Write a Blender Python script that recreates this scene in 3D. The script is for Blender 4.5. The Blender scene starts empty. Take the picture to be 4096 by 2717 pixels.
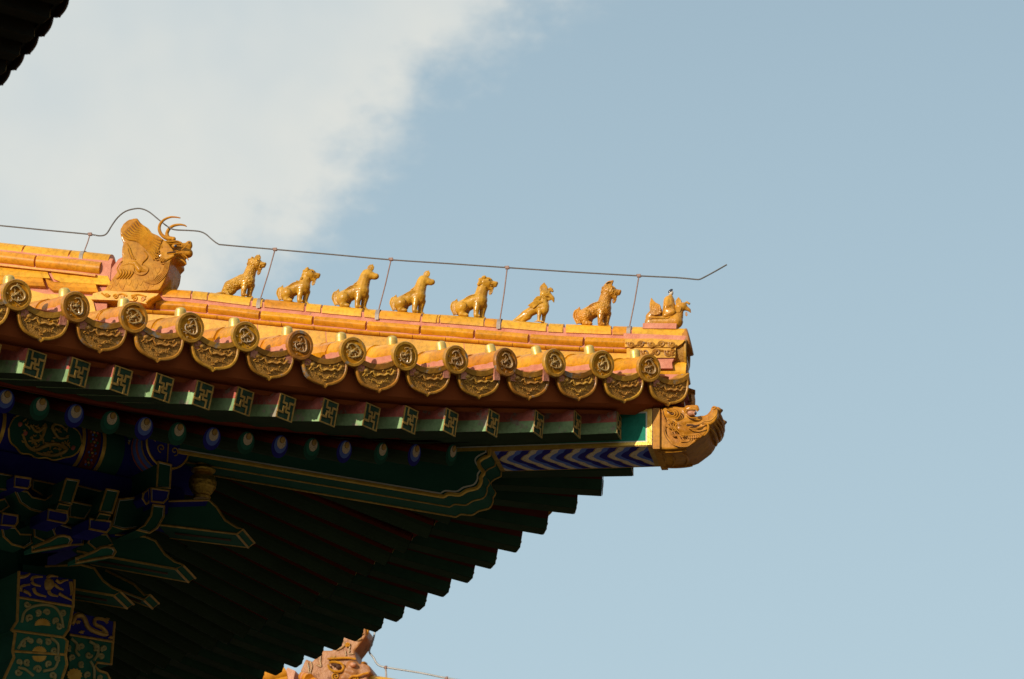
import bpy, math, random
from mathutils import Vector, Matrix
import numpy as np
random.seed(7)
SC = bpy.context.scene
COL = SC.collection
R = math.radians
# ------------------------------------------------------------------ camera
CX, CY, CZ = 2.606, -18.217, -5.961
AZ, PT, RL, FPX = -0.17588, 0.34888, 0.02168, 12999.0     # focal length in pixels of the 4096 wide photograph
FW = Vector((math.sin(AZ)*math.cos(PT), math.cos(AZ)*math.cos(PT), math.sin(PT)))
_r0 = Vector((math.cos(AZ), -math.sin(AZ), 0)); _u0 = _r0.cross(FW)
RV = math.cos(RL)*_r0+math.sin(RL)*_u0
UV = -math.sin(RL)*_r0+math.cos(RL)*_u0
CAM = Vector((CX, CY, CZ))
cd = bpy.data.cameras.new('camera'); cam = bpy.data.objects.new('camera', cd); COL.objects.link(cam)
cd.sensor_width = 36; cd.lens = FPX/4096*36; cd.clip_start = 0.5; cd.clip_end = 5000
M = Matrix((RV, UV, -FW)).transposed().to_4x4(); M.translation = CAM
cam.matrix_world = M; SC.camera = cam
cd.dof.use_dof = True; cd.dof.focus_distance = 19.0; cd.dof.aperture_fstop = 7.0
# ------------------------------------------------------------------ light
SUN = Vector((-0.470, -0.883, 0)).normalized(); SUN_EL = R(15.5)
SDIR = Vector((SUN.x*math.cos(SUN_EL), SUN.y*math.cos(SUN_EL), math.sin(SUN_EL)))
sl = bpy.data.lights.new('sun', 'SUN'); sl.energy = 4.5; sl.angle = R(0.5); sl.color = (1, .89, .72)
so = bpy.data.objects.new('sun', sl); COL.objects.link(so)
so.rotation_euler = (-SDIR).to_track_quat('-Z', 'Y').to_euler(); so.location = (-10, -12, 12)
SC.view_settings.view_transform = 'Standard'; SC.view_settings.look = 'None'
SC.view_settings.exposure = 0; SC.view_settings.gamma = 1
SC.cycles.max_bounces = 6
W = bpy.data.worlds.new('World'); SC.world = W; W.use_nodes = True

def view_dir(u, v):      # direction seen at a point of the photograph (2364 px wide view)
    x = (u*1.7327-2048)/FPX; y = -(v*1.7327-1358.5)/FPX
    return (FW+x*RV+y*UV).normalized()
def P(u, v, y=0.0):      # the point of the vertical plane y = const seen there
    d = view_dir(u, v); return CAM+d*((y-CY)/d.y)
def PE(u, v, off, s=1):  # the point of the plane parallel to the eave, off metres outside the rafter ends
    d = view_dir(u, v); n = Vector((1, -s, 0)); k = (Y0+off*R2-n.dot(CAM))/n.dot(d); return CAM+d*k
R2 = 2**.5; Y0 = 0.4265

def world_nodes():
    nt = W.node_tree; nt.nodes.clear(); N = nt.nodes.new; L = nt.links.new
    out = N('ShaderNodeOutputWorld'); bg = N('ShaderNodeBackground'); bg.inputs['Strength'].default_value = 0.1
    sky = N('ShaderNodeTexSky'); sky.sky_type = 'NISHITA'; sky.sun_disc = False
    sky.sun_elevation = SUN_EL; sky.sun_rotation = math.atan2(SUN.x, SUN.y)
    sky.air_density = 1.0; sky.dust_density = 2.0; sky.ozone_density = 1.0
    tc = N('ShaderNodeTexCoord')
    def vm(op, a, b=None, k=None):
        n = N('ShaderNodeVectorMath'); n.operation = op; L(a, n.inputs[0])
        if b is not None:
            if isinstance(b, tuple): n.inputs[1].default_value = b
            else: L(b, n.inputs[1])
        if k is not None: n.inputs['Scale'].default_value = k
        return n
    def mt(op, a, b, c=None):
        n = N('ShaderNodeMath'); n.operation = op
        for i, q in enumerate((a, b, c)):
            if q is None: continue
            if isinstance(q, (int, float)): n.inputs[i].default_value = q
            else: L(q, n.inputs[i])
        return n.outputs[0]
    G = tc.outputs['Generated']
    def noise(scale, det, rough, stretch=(1, 1, 1)):
        m = vm('MULTIPLY', G, stretch); n = N('ShaderNodeTexNoise'); L(m.outputs[0], n.inputs['Vector'])
        n.inputs['Scale'].default_value = scale; n.inputs['Detail'].default_value = det; n.inputs['Roughness'].default_value = rough
        return n.outputs['Fac']
    # cloud bank: everything to the left of a ragged edge running down through the sky
    a = view_dir(985, 200); b = view_dir(650, 585); nn = b.cross(a).normalized()
    if nn.dot(view_dir(100, 300)) < 0: nn = -nn
    d1 = vm('DOT_PRODUCT', G, tuple(nn)).outputs['Value']
    n1 = noise(16, 5, .55); n2 = noise(60, 5, .6, (1, 1, 1.6))
    def plane(p, q, ins):
        n_ = view_dir(*q).cross(view_dir(*p)).normalized()
        if n_.dot(view_dir(*ins)) < 0: n_ = -n_
        return vm('DOT_PRODUCT', G, tuple(n_)).outputs['Value']
    lobe = mt('MINIMUM', plane((600, 235), (1350, 120), (900, 0)), plane((1290, -40), (1090, 190), (900, 0)))
    d1 = mt('MAXIMUM', d1, lobe)
    s = mt('ADD', d1, mt('MULTIPLY', mt('SUBTRACT', n1, .5), .05)); s = mt('ADD', s, mt('MULTIPLY', mt('SUBTRACT', n2, .5), .036))
    mr = N('ShaderNodeMapRange'); mr.interpolation_type = 'SMOOTHSTEP'; L(s, mr.inputs[0])
    mr.inputs[1].default_value = -.010; mr.inputs[2].default_value = .022; mr.inputs[4].default_value = 1
    # cloud colour
    cr = N('ShaderNodeValToRGB'); L(noise(11, 4, .5), cr.inputs[0])
    cr.color_ramp.elements[0].position = .3; cr.color_ramp.elements[0].color = (6.0, 6.7, 6.9, 1)
    cr.color_ramp.elements[1].position = .68; cr.color_ramp.elements[1].color = (8.1, 8.0, 7.3, 1)
    # clear sky: the Sky Texture seen through thin summer haze
    mul = N('ShaderNodeMix'); mul.data_type = 'RGBA'; mul.blend_type = 'MULTIPLY'; mul.inputs[0].default_value = 1
    L(sky.outputs[0], mul.inputs[6]); mul.inputs[7].default_value = SKYTINT
    hz = N('ShaderNodeMix'); hz.data_type = 'RGBA'
    sp = N('ShaderNodeSeparateXYZ'); L(G, sp.inputs[0]); er = N('ShaderNodeMapRange'); L(sp.outputs['Z'], er.inputs[0])
    er.inputs[1].default_value = .20; er.inputs[2].default_value = .50; er.inputs[3].default_value = .92; er.inputs[4].default_value = .55; L(er.outputs[0], hz.inputs[0])
    L(mul.outputs[2], hz.inputs[6]); hz.inputs[7].default_value = (4.85, 6.35, 7.2, 1)
    wl = mt('ADD', mt('MINIMUM', plane((600, 260), (1500, 40), (900, 0)), plane((1560, -40), (1330, 170), (900, 0))), mt('MULTIPLY', mt('SUBTRACT', n2, .5), .05))
    wr = N('ShaderNodeMapRange'); wr.interpolation_type = 'SMOOTHSTEP'; L(wl, wr.inputs[0]); wr.inputs[1].default_value = -.005; wr.inputs[2].default_value = .035
    n3 = noise(34, 6, .62, (1, 1, 2.2)); wn = N('ShaderNodeMapRange'); L(n3, wn.inputs[0]); wn.inputs[1].default_value = .35; wn.inputs[2].default_value = .75; wn.inputs[4].default_value = .62
    thin = mt('MULTIPLY', wr.outputs[0], wn.outputs[0])
    mx = N('ShaderNodeMix'); mx.data_type = 'RGBA'; L(mt('MAXIMUM', mt('MULTIPLY', mr.outputs[0], .93), thin), mx.inputs[0])
    L(hz.outputs[2], mx.inputs[6]); L(cr.outputs[0], mx.inputs[7])
    L(mx.outputs[2], bg.inputs['Color']); L(bg.outputs[0], out.inputs[0])
SKYTINT = (.98, 1.1, 1.08, 1)
world_nodes()

# ------------------------------------------------------------------ materials
def lin(h):
    h = h.lstrip('#'); v = [int(h[i:i+2], 16)/255 for i in (0, 2, 4)]
    return tuple([(c/12.92 if c <= .04045 else ((c+.055)/1.055)**2.4) for c in v]+[1])
MATS = {}
def mat(name, col, col2=None, rough=.5, scale=8, bump=0, bscale=60, stain=None, stain_amt=.0, stain_scale=6, metal=0, coat=0, rnd=0, scales=0, stretch=None, spec=.5, crack=0, dirt=0):
    """procedural surface: base colour broken up by noise, optional stains, bump, per object variation"""
    if name in MATS: return MATS[name]
    m = bpy.data.materials.new(name); m.use_nodes = True; MATS[name] = m
    nt = m.node_tree; b = nt.nodes['Principled BSDF']; N = nt.nodes.new; L = nt.links.new
    tc = N('ShaderNodeTexCoord'); oi = N('ShaderNodeObjectInfo')
    vec = N('ShaderNodeVectorMath'); vec.operation = 'ADD'; L(tc.outputs['Object'], vec.inputs[0])
    sc = N('ShaderNodeVectorMath'); sc.operation = 'SCALE'; sc.inputs[0].default_value = (17, 31, 11); L(oi.outputs['Random'], sc.inputs['Scale']); L(sc.outputs[0], vec.inputs[1])
    V = vec.outputs[0]
    if stretch:
        st = N('ShaderNodeVectorMath'); st.operation = 'MULTIPLY'; L(V, st.inputs[0]); st.inputs[1].default_value = stretch; V = st.outputs[0]
    def noise(s, d=4, r=.6):
        n = N('ShaderNodeTexNoise'); L(V, n.inputs['Vector']); n.inputs['Scale'].default_value = s; n.inputs['Detail'].default_value = d; n.inputs['Roughness'].default_value = r; return n
    col = lin(col) if isinstance(col, str) else tuple(col)+(1,)
    col2 = col if col2 is None else (lin(col2) if isinstance(col2, str) else tuple(col2)+(1,))
    n = noise(scale); r = N('ShaderNodeValToRGB'); L(n.outputs['Fac'], r.inputs[0])
    r.color_ramp.elements[0].position = .35; r.color_ramp.elements[0].color = col
    r.color_ramp.elements[1].position = .65; r.color_ramp.elements[1].color = col2
    c = r.outputs[0]
    if rnd:
        hs = N('ShaderNodeHueSaturation'); L(c, hs.inputs['Color'])
        a = N('ShaderNodeMapRange'); L(oi.outputs['Random'], a.inputs[0]); a.inputs[3].default_value = .5-rnd*.030; a.inputs[4].default_value = .5+rnd*.012
        v = N('ShaderNodeMapRange'); L(oi.outputs['Random'], v.inputs[0]); v.inputs[3].default_value = 1-rnd*.40; v.inputs[4].default_value = 1+rnd*.22
        L(a.outputs[0], hs.inputs['Hue']); L(v.outputs[0], hs.inputs['Value']); c = hs.outputs[0]
    if stain:
        sn = noise(stain_scale, 6, .7); sr = N('ShaderNodeMapRange'); L(sn.outputs['Fac'], sr.inputs[0])
        lo = .72-stain_amt*.35; sr.inputs[1].default_value = lo; sr.inputs[2].default_value = lo+.06
        mx = N('ShaderNodeMix'); mx.data_type = 'RGBA'; L(sr.outputs[0], mx.inputs[0]); L(c, mx.inputs[6])
        mx.inputs[7].default_value = lin(stain); c = mx.outputs[2]
        rr = N('ShaderNodeMapRange'); L(sr.outputs[0], rr.inputs[0]); rr.inputs[3].default_value = rough; rr.inputs[4].default_value = .85
        L(rr.outputs[0], b.inputs['Roughness'])
    else: b.inputs['Roughness'].default_value = rough
    if crack:
        vo = N('ShaderNodeTexVoronoi'); vo.feature = 'DISTANCE_TO_EDGE'; L(V, vo.inputs['Vector']); vo.inputs['Scale'].default_value = crack
        cr = N('ShaderNodeMapRange'); L(vo.outputs['Distance'], cr.inputs[0]); cr.inputs[1].default_value = .012; cr.inputs[2].default_value = .03; cr.inputs[3].default_value = .35; cr.inputs[4].default_value = 1
        mx = N('ShaderNodeMix'); mx.data_type = 'RGBA'; mx.blend_type = 'MULTIPLY'; mx.inputs[0].default_value = 1; L(c, mx.inputs[6]); L(cr.outputs[0], mx.inputs[7]); c = mx.outputs[2]
    if dirt:    # kiln and weather variation: broad tone shifts and fine dark speckle
        d1 = noise(2.2, 3, .6); d2 = noise(34, 6, .75)
        for nn_, lo, hi, v0 in ((d1, .35, .7, 1-dirt), (d2, .38, .55, 1-dirt*.9)):
            q = N('ShaderNodeMapRange'); L(nn_.outputs['Fac'], q.inputs[0]); q.inputs[1].default_value = lo; q.inputs[2].default_value = hi; q.inputs[3].default_value = v0; q.inputs[4].default_value = 1.04
            mx = N('ShaderNodeMix'); mx.data_type = 'RGBA'; mx.blend_type = 'MULTIPLY'; mx.inputs[0].default_value = 1; L(c, mx.inputs[6]); L(q.outputs[0], mx.inputs[7]); c = mx.outputs[2]
    L(c, b.inputs['Base Color'])
    b.inputs['Metallic'].default_value = metal; b.inputs['Coat Weight'].default_value = coat; b.inputs['Coat Roughness'].default_value = .12
    b.inputs['Specular IOR Level'].default_value = spec
    if bump or scales:
        bp = N('ShaderNodeBump'); bp.inputs['Distance'].default_value = .01 if not scales else .006
        if scales:
            vo = N('ShaderNodeTexVoronoi'); L(V, vo.inputs['Vector']); vo.inputs['Scale'].default_value = scales; L(vo.outputs['Distance'], bp.inputs['Height']); bp.inputs['Strength'].default_value = .9; bp.invert = True
        else:
            bn = noise(bscale, 5, .6); L(bn.outputs['Fac'], bp.inputs['Height']); bp.inputs['Strength'].default_value = bump
        L(bp.outputs[0], b.inputs['Normal'])
    return m
GLAZE = mat('amber_glaze', (.60, .215, .006), (.74, .33, .012), rough=0.42, scale=5, bump=.25, bscale=18, stain='#b59a80', stain_amt=.24, stain_scale=7, coat=0.14, rnd=.35, crack=0, spec=0.22, dirt=0.3)
CAPG = mat('ochre_glaze', (.43, .185, .020), (.52, .255, .028), rough=0.42, scale=9, bump=.3, bscale=40, stain='#8d8377', stain_amt=.36, stain_scale=11, coat=0.15, rnd=.5, spec=0.3, dirt=0.3)
MEDAL = mat('weathered_relief_glaze', (.34, .185, .045), (.46, .30, .11), rough=.4, scale=30, bump=.4, bscale=90, stain='#a59a88', stain_amt=.42, stain_scale=22, coat=.2, rnd=.5)
MEDBG = mat('dark_relief_ground', (.34, .16, .026), (.42, .21, .04), rough=.5, scale=30, bump=.9, bscale=110, stain='#8d8377', stain_amt=.2, stain_scale=16, spec=0.2)
DRIPG = mat('drip_relief_glaze', (.48, .235, .032), (.56, .30, .045), rough=.38, scale=25, bump=.4, bscale=80, coat=0.15, rnd=.4, spec=0.3)
RIDGE = mat('orange_ridge_glaze', (.66, .245, .010), (.76, .33, .018), rough=0.42, scale=3, bump=.2, bscale=14, stain='#c99a6a', stain_amt=.15, stain_scale=4, coat=0.14, spec=0.22, dirt=0.3)
RIDGE2 = mat('yellow_ridge_glaze', (.74, .34, .018), (.82, .43, .035), rough=0.42, scale=2, bump=.2, bscale=10, stain='#d0a070', stain_amt=.15, stain_scale=3, coat=0.14, spec=0.22, dirt=0.3)
MORTAR = mat('pink_lime_mortar', (.50, .17, .105), (.60, .25, .16), rough=.9, scale=12, bump=.6, bscale=50, stain='#7b5b4c', stain_amt=.25, stain_scale=14)
BEASTG = mat('yellow_statue_glaze', (.50, .235, .014), (.64, .345, .032), rough=0.34, scale=12, bump=.35, bscale=35, stain='#b98a5a', stain_amt=.12, coat=0.22, spec=0.3, dirt=0.28)
BEASTS = mat('scaled_statue_glaze', (.48, .22, .014), (.61, .32, .03), rough=0.34, scale=12, scales=95, stain='#b98a5a', stain_amt=.1, coat=0.22, spec=0.3, dirt=0.28)
BEASTO = mat('orange_scaled_statue_glaze', (.54, .21, .015), (.66, .31, .03), rough=0.34, scale=12, scales=95, stain='#b98a5a', stain_amt=.12, coat=0.22, spec=0.3, dirt=0.28)
BEASTC = mat('orange_statue_glaze', (.58, .24, .018), (.70, .34, .032), rough=0.34, scale=12, bump=.35, bscale=35, stain='#b98a5a', stain_amt=.12, coat=0.22, spec=0.3, dirt=0.28)
DRAGG = mat('amber_dragon_glaze', (.48, .185, .010), (.60, .275, .018), rough=0.5, scale=9, bump=.2, bscale=22, stain='#a9703a', stain_amt=.05, coat=0.18, spec=0.1, dirt=0.28)
HEADG = mat('weathered_dragon_glaze', (.50, .185, .014), (.62, .27, .024), rough=0.42, scale=9, bump=.3, bscale=24, stain='#a98468', stain_amt=.16, stain_scale=12, coat=0.15, spec=0.15, dirt=0.3)
PINKG = mat('worn_pinkish_glaze', (.42, .17, .07), (.50, .22, .12), rough=.5, scale=14, bump=.5, bscale=40, stain='#8f7766', stain_amt=.4, stain_scale=14)
GROOVE = mat('dark_carved_groove', (.07, .025, .008), rough=.6)
NAIL = mat('gilt_brass', (.66, .46, .12), (.55, .38, .10), rough=.38, scale=14, bump=.15, bscale=40, metal=.35)
RED = mat('dark_red_paint', (.23, .055, .013), (.29, .075, .018), spec=.12, rough=.85, scale=1.6, bump=.15, bscale=20, stain='#6a3a28', stain_amt=.06)
REDD = mat('red_board_paint', (.13, .02, .008), (.17, .028, .01), spec=.12, rough=.85, scale=4)
RAFR = mat('faded_red_paint', (.54, .13, .095), (.60, .18, .13), spec=.12, rough=.85, scale=7, bump=.2, bscale=40, stain='#a89080', stain_amt=0.48, stain_scale=12, stretch=(1, 1, 1), dirt=0.25)
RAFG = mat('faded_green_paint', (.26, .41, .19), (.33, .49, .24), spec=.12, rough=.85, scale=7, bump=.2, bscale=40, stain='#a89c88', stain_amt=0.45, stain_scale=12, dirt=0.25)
RAFG2 = mat('shade_green_paint', (.022, .060, .034), (.032, .078, .042), spec=.12, rough=.85, scale=7)  # far-side rafters: their deep shade is put into the green
RAFR2 = mat('shade_red_paint', (.085, .016, .010), (.11, .022, .013), spec=.12, rough=.85, scale=7)  # far-side rafters: red darkened to carry the shade as well
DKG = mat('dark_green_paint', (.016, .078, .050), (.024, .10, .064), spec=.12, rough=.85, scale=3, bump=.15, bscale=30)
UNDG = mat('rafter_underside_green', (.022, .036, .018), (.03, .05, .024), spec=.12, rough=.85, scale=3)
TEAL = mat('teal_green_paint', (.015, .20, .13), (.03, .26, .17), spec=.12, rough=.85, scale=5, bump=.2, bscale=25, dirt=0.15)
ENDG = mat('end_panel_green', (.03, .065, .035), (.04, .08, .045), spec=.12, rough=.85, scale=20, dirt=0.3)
GOLD = mat('gold_leaf', (.60, .34, .045), (.75, .48, .09), rough=.38, scale=16, bump=.3, bscale=60, metal=.45)
GOLDD = mat('aged_gold_line', (.50, .28, .045), (.58, .36, .08), rough=.5, scale=16, metal=.15, dirt=0.35)
CREAM = mat('cream_paint', (.62, .50, .33), (.70, .58, .40), spec=.12, rough=.85, scale=16, crack=60)
PALE = mat('pale_line_paint', (.60, .60, .50), spec=.12, rough=.85)
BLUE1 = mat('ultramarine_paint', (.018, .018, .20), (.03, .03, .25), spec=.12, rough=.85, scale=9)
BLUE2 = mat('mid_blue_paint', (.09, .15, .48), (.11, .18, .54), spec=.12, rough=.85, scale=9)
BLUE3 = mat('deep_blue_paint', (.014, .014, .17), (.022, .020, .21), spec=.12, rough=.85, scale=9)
GRN2 = mat('malachite_paint', (.02, .13, .085), (.03, .16, .10), spec=.12, rough=.85, scale=9)
WIRE = mat('galvanised_wire', (.16, .16, .16), (.22, .21, .20), rough=.45, scale=40, metal=.6)
RUST = mat('rusty_iron', (.22, .12, .09), (.30, .20, .17), rough=.7, scale=60, metal=.2)
STRAP = mat('iron_strap', (.36, .31, .28), (.25, .2, .17), rough=.6, scale=30, metal=.3)
STONE = mat('stone_paving', (.095, .080, .060), (.125, .105, .08), rough=.85, scale=1.2, bump=.3, bscale=9)
WALLR = mat('red_wall_plaster', (.055, .025, .018), (.07, .035, .025), rough=.8, scale=1.5)
BLACK = mat('black_glaze', (.012, .014, .03), rough=.2, coat=.5)
FACE = mat('white_glaze', (.62, .55, .45), (.5, .4, .3), rough=.35, scale=60)
GREY = mat('grey_roof_core', (.10, .08, .06), rough=.9)

# ------------------------------------------------------------------ mesh helpers
class MB:
    def __init__(s): s.v = []; s.f = []; s.m = []; s.mats = []
    def mi(s, m):
        if m is None: return 0
        if m not in s.mats: s.mats.append(m)
        return s.mats.index(m)
    def add(s, vs, fs, m=None):
        o = len(s.v); s.v += [tuple(v) for v in vs]; k = s.mi(m)
        for f in fs: s.f.append(tuple(i+o for i in f)); s.m.append(k)
    def frame_box(s, c, a, b, d, m=None):      # centre and three half-axes
        c, a, b, d = map(Vector, (c, a, b, d)); vs = [c+i*a+j*b+k*d for i in (-1, 1) for j in (-1, 1) for k in (-1, 1)]
        s.add(vs, [(0, 1, 3, 2), (4, 6, 7, 5), (0, 4, 5, 1), (2, 3, 7, 6), (0, 2, 6, 4), (1, 5, 7, 3)], m)
    def box(s, x0, x1, y0, y1, z0, z1, m=None):
        s.frame_box(((x0+x1)/2, (y0+y1)/2, (z0+z1)/2), ((x1-x0)/2, 0, 0), (0, (y1-y0)/2, 0), (0, 0, (z1-z0)/2), m)
    def prism(s, pts, ext, m=None, mside=None):
        n = len(pts); pts = [Vector(p) for p in pts]; ext = Vector(ext)
        vs = pts+[p+ext for p in pts]
        s.add(vs, [tuple(range(n-1, -1, -1)), tuple(range(n, 2*n))], m)
        s.add(vs, [(i, (i+1) % n, n+(i+1) % n, n+i) for i in range(n)], mside or m)
    def tube(s, pts, r, m=None, n=6, cap=True, flat=1, up=None):
        pts = [Vector(p) for p in pts]; k = len(pts)
        rs = [r[min(len(r)-1, int(i*(len(r)-1)/max(1, k-1)+.5))] for i in range(k)] if isinstance(r, (list, tuple)) else [r]*k
        vs = []; up0 = Vector(up) if up else None; prev = None
        for i, p in enumerate(pts):
            t = (pts[min(i+1, k-1)]-pts[max(i-1, 0)])
            if t.length < 1e-9: t = Vector((1, 0, 0))
            t.normalize()
            if up0 is not None: a = up0
            else: a = prev if prev is not None else (Vector((0, 0, 1)) if abs(t.z) < .9 else Vector((0, 1, 0)))
            x = t.cross(a)
            if x.length < 1e-6: x = t.cross(Vector((.3, .5, .8)))
            x.normalize(); y = x.cross(t).normalized(); prev = y
            for j in range(n):
                q = 2*math.pi*j/n; vs.append(p+x*rs[i]*math.cos(q)+y*rs[i]*math.sin(q)*flat)
        fs = [(i*n+j, i*n+(j+1) % n, (i+1)*n+(j+1) % n, (i+1)*n+j) for i in range(k-1) for j in range(n)]
        if cap: fs += [tuple(range(n-1, -1, -1)), tuple((k-1)*n+j for j in range(n))]
        s.add(vs, fs, m)
    def lathe(s, c, axis, prof, m=None, n=20, x=None, mats=None):   # prof: (radius, height along axis)
        c = Vector(c); a = Vector(axis).normalized(); x = Vector(x).normalized() if x else a.orthogonal().normalized(); y = a.cross(x)
        vs = [c+a*h+(x*math.cos(2*math.pi*j/n)+y*math.sin(2*math.pi*j/n))*r for r, h in prof for j in range(n)]
        for i in range(len(prof)-1):
            s.add(vs[i*n:(i+2)*n], [(j, (j+1) % n, n+(j+1) % n, n+j) for j in range(n)], mats[i] if mats else m)
        s.add(vs[:n], [tuple(range(n-1, -1, -1))], mats[0] if mats else m); s.add(vs[-n:], [tuple(range(n))], mats[-1] if mats else m)
    def ball(s, c, r, m=None, n=10, k=7):
        c = Vector(c); r = Vector(r) if not isinstance(r, (int, float)) else Vector((r, r, r))
        vs = [c+Vector((0, 0, -r.z))]
        for i in range(1, k):
            q = -math.pi/2+math.pi*i/k
            vs += [c+Vector((r.x*math.cos(q)*math.cos(2*math.pi*j/n), r.y*math.cos(q)*math.sin(2*math.pi*j/n), r.z*math.sin(q))) for j in range(n)]
        vs.append(c+Vector((0, 0, r.z))); fs = [(0, 1+(j+1) % n, 1+j) for j in range(n)]
        fs += [(1+i*n+j, 1+i*n+(j+1) % n, 1+(i+1)*n+(j+1) % n, 1+(i+1)*n+j) for i in range(k-2) for j in range(n)]
        L = len(vs)-1; fs += [(L, 1+(k-2)*n+j, 1+(k-2)*n+(j+1) % n) for j in range(n)]
        s.add(vs, fs, m)
    def cap(s, a, b, r1, r2, m=None, k=None):    # tapered limb as a run of balls (for remeshing)
        a = Vector(a); b = Vector(b); d = (b-a).length; st = max(2, int(d/(.3*min(r1, r2)))+1)
        for i in range(st+1):
            f = i/st; s.ball(a.lerp(b, f), r1+(r2-r1)*f, m, 12, 8)
    def sheet(s, rows, m=None):                 # grid of points
        n = len(rows[0]); vs = [p for r in rows for p in r]
        s.add(vs, [(i*n+j, i*n+j+1, (i+1)*n+j+1, (i+1)*n+j) for i in range(len(rows)-1) for j in range(n-1)], m)
    def mesh(s, name, smooth=35):
        me = bpy.data.meshes.new(name); me.from_pydata(s.v, [], s.f); 
        for m in s.mats: me.materials.append(m)
        for p, k in zip(me.polygons, s.m): p.material_index = k
        if smooth:
            me.shade_smooth(); me.set_sharp_from_angle(angle=R(smooth))
        me.update(); return me
def obj(name, me, parent=None, **props):
    if isinstance(me, MB): me = me.mesh(name)
    o = bpy.data.objects.new(name, me); COL.objects.link(o)
    if parent is not None:
        o.parent = parent
        if parent.get('worldspace'): o.matrix_parent_inverse = Matrix.Translation(-Vector(parent['base']))
    for k, v in props.items(): o[k] = v
    return o
def thing(name, label, cat, loc=(0, 0, 0), group=None, world=False):
    o = bpy.data.objects.new(name, None); COL.objects.link(o); o.location = loc; o.empty_display_size = .2
    o['label'] = label; o['category'] = cat
    if group: o['group'] = group
    if world: o['worldspace'] = 1; o['base'] = list(loc)
    return o
def remesh(mb, voxel, m, smooth=2, name='body'):
    me = bpy.data.meshes.new('tmp'); me.from_pydata(mb.v, [], mb.f); me.update()
    o = bpy.data.objects.new('tmp', me); COL.objects.link(o)
    md = o.modifiers.new('r', 'REMESH'); md.mode = 'VOXEL'; md.voxel_size = voxel; md.use_smooth_shade = True
    if smooth: sm = o.modifiers.new('s', 'SMOOTH'); sm.iterations = smooth; sm.factor = .5
    dg = bpy.context.evaluated_depsgraph_get(); dg.update(); ev = o.evaluated_get(dg)
    out = bpy.data.meshes.new_from_object(ev, preserve_all_data_layers=False, depsgraph=dg)
    bpy.data.objects.remove(o); bpy.data.meshes.remove(me)
    out.name = name; out.materials.clear(); out.materials.append(m); out.shade_smooth()
    return out
def join_into(me, mb):     # add loose carved detail to an existing mesh
    n = len(me.vertices); V = [v.co[:] for v in me.vertices]; F = [tuple(p.vertices) for p in me.polygons]; K = [p.material_index for p in me.polygons]
    mats = list(me.materials)
    for m in mb.mats:
        if m not in mats: mats.append(m)
    o = MB(); o.v = V+mb.v; o.f = F+[tuple(i+n for i in f) for f in mb.f]
    o.m = K+[mats.index(mb.mats[k]) for k in mb.m]; o.mats = mats
    return o.mesh(me.name, 50)
def spline(pts, n=6):
    """smooth curve through the points (Catmull-Rom)"""
    p = [Vector(q) for q in pts]; p = [2*p[0]-p[1]]+p+[2*p[-1]-p[-2]]; out = []
    for i in range(1, len(p)-2):
        for k in range(n):
            t = k/n; out.append(.5*((2*p[i])+(p[i+1]-p[i-1])*t+(2*p[i-1]-5*p[i]+4*p[i+1]-p[i+2])*t*t+(-p[i-1]+3*p[i]-3*p[i+1]+p[i+2])*t**3))
    out.append(p[-2]); return out
def spiral(c, r0, r1, a0, turns, n=14):
    return [(c[0]+(r0+(r1-r0)*i/n)*math.cos(a0+turns*2*math.pi*i/n), c[1]+(r0+(r1-r0)*i/n)*math.sin(a0+turns*2*math.pi*i/n)) for i in range(n+1)]
# ------------------------------------------------------------------ eave curves
GZ = -7.6
def interp(tab):
    xs = [a for a, b in tab]; ys = [b for a, b in tab]
    return lambda t: float(np.interp(t, xs, ys)) if t >= xs[0] else ys[0]+(t-xs[0])*(ys[1]-ys[0])/(xs[1]-xs[0])
ZT = interp([(-.212, .416), (.111, .366), (.453, .300), (.807, .227), (1.14, .166), (1.491, .110), (1.814, .060), (2.16, .021), (2.5, -.008), (2.845, -.034), (3.189, -.057), (3.526, -.077), (3.884, -.092), (4.6, -.105), (12, -.11)])
ZR = interp([(-.09, .029), (.225, -.032), (.509, -.09), (.837, -.154), (1.13, -.212), (1.408, -.257), (1.666, -.294), (1.943, -.328), (2.22, -.360), (2.489, -.382), (2.74, -.400), (2.986, -.413), (3.236, -.425), (3.489, -.437), (3.745, -.447), (4.6, -.462), (12, -.47)])
ZQ = interp([(.4, -.045), (.63, -.09), (.89, -.143), (1.12, -.18), (1.37, -.22), (1.59, -.25), (1.80, -.278), (2.02, -.302), (2.24, -.323), (2.46, -.340), (2.67, -.353), (2.88, -.362), (3.1, -.370), (3.31, -.374), (3.52, -.377), (12, -.39)])
PHI = lambda t: R(3+31*(1-math.exp(-max(t+.09, 0)/1.3)))
BETA = lambda t: R(15*(1-math.exp(-max(t, 0)/1.5)))
def EV(t, off, z, s=1): return Vector((-t/R2+off/R2, s*(-(Y0+t/R2)-off/R2), z))
def EO(s): return Vector((1/R2, -s/R2, 0))          # outward
def EX(s): return Vector((1/R2, 1/R2, 0)) if s > 0 else Vector((-1/R2, 1/R2, 0))
def mframe(o, x, y, z):
    M = Matrix((x, y, z)).transposed().to_4x4(); M.translation = o; return M

ground = obj('ground', (lambda b: (b.box(-400, 400, -400, 400, GZ-.5, GZ, STONE), b)[1])(MB()), kind='structure')
# unseen blocks added out of view only to cut off the low sky
b = MB()
b.box(34, 46, -60, 90, GZ, 14, WALLR); b.box(-80, 46, -72, -58, GZ, 4, WALLR); b.box(-40, 46, 62, 74, GZ, 9, WALLR); b.box(-90, -76, -72, 90, GZ, 11, WALLR)
obj('low_sky_blocker', b, kind='structure')
HALL = thing('palace_hall', 'hall with yellow tiled roof corner, blue and green painted eaves and red fascia', 'hall', (-7, 0, GZ), world=True)
def hpart(name, mb, **k): return obj(name, mb, HALL, **k)

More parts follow.
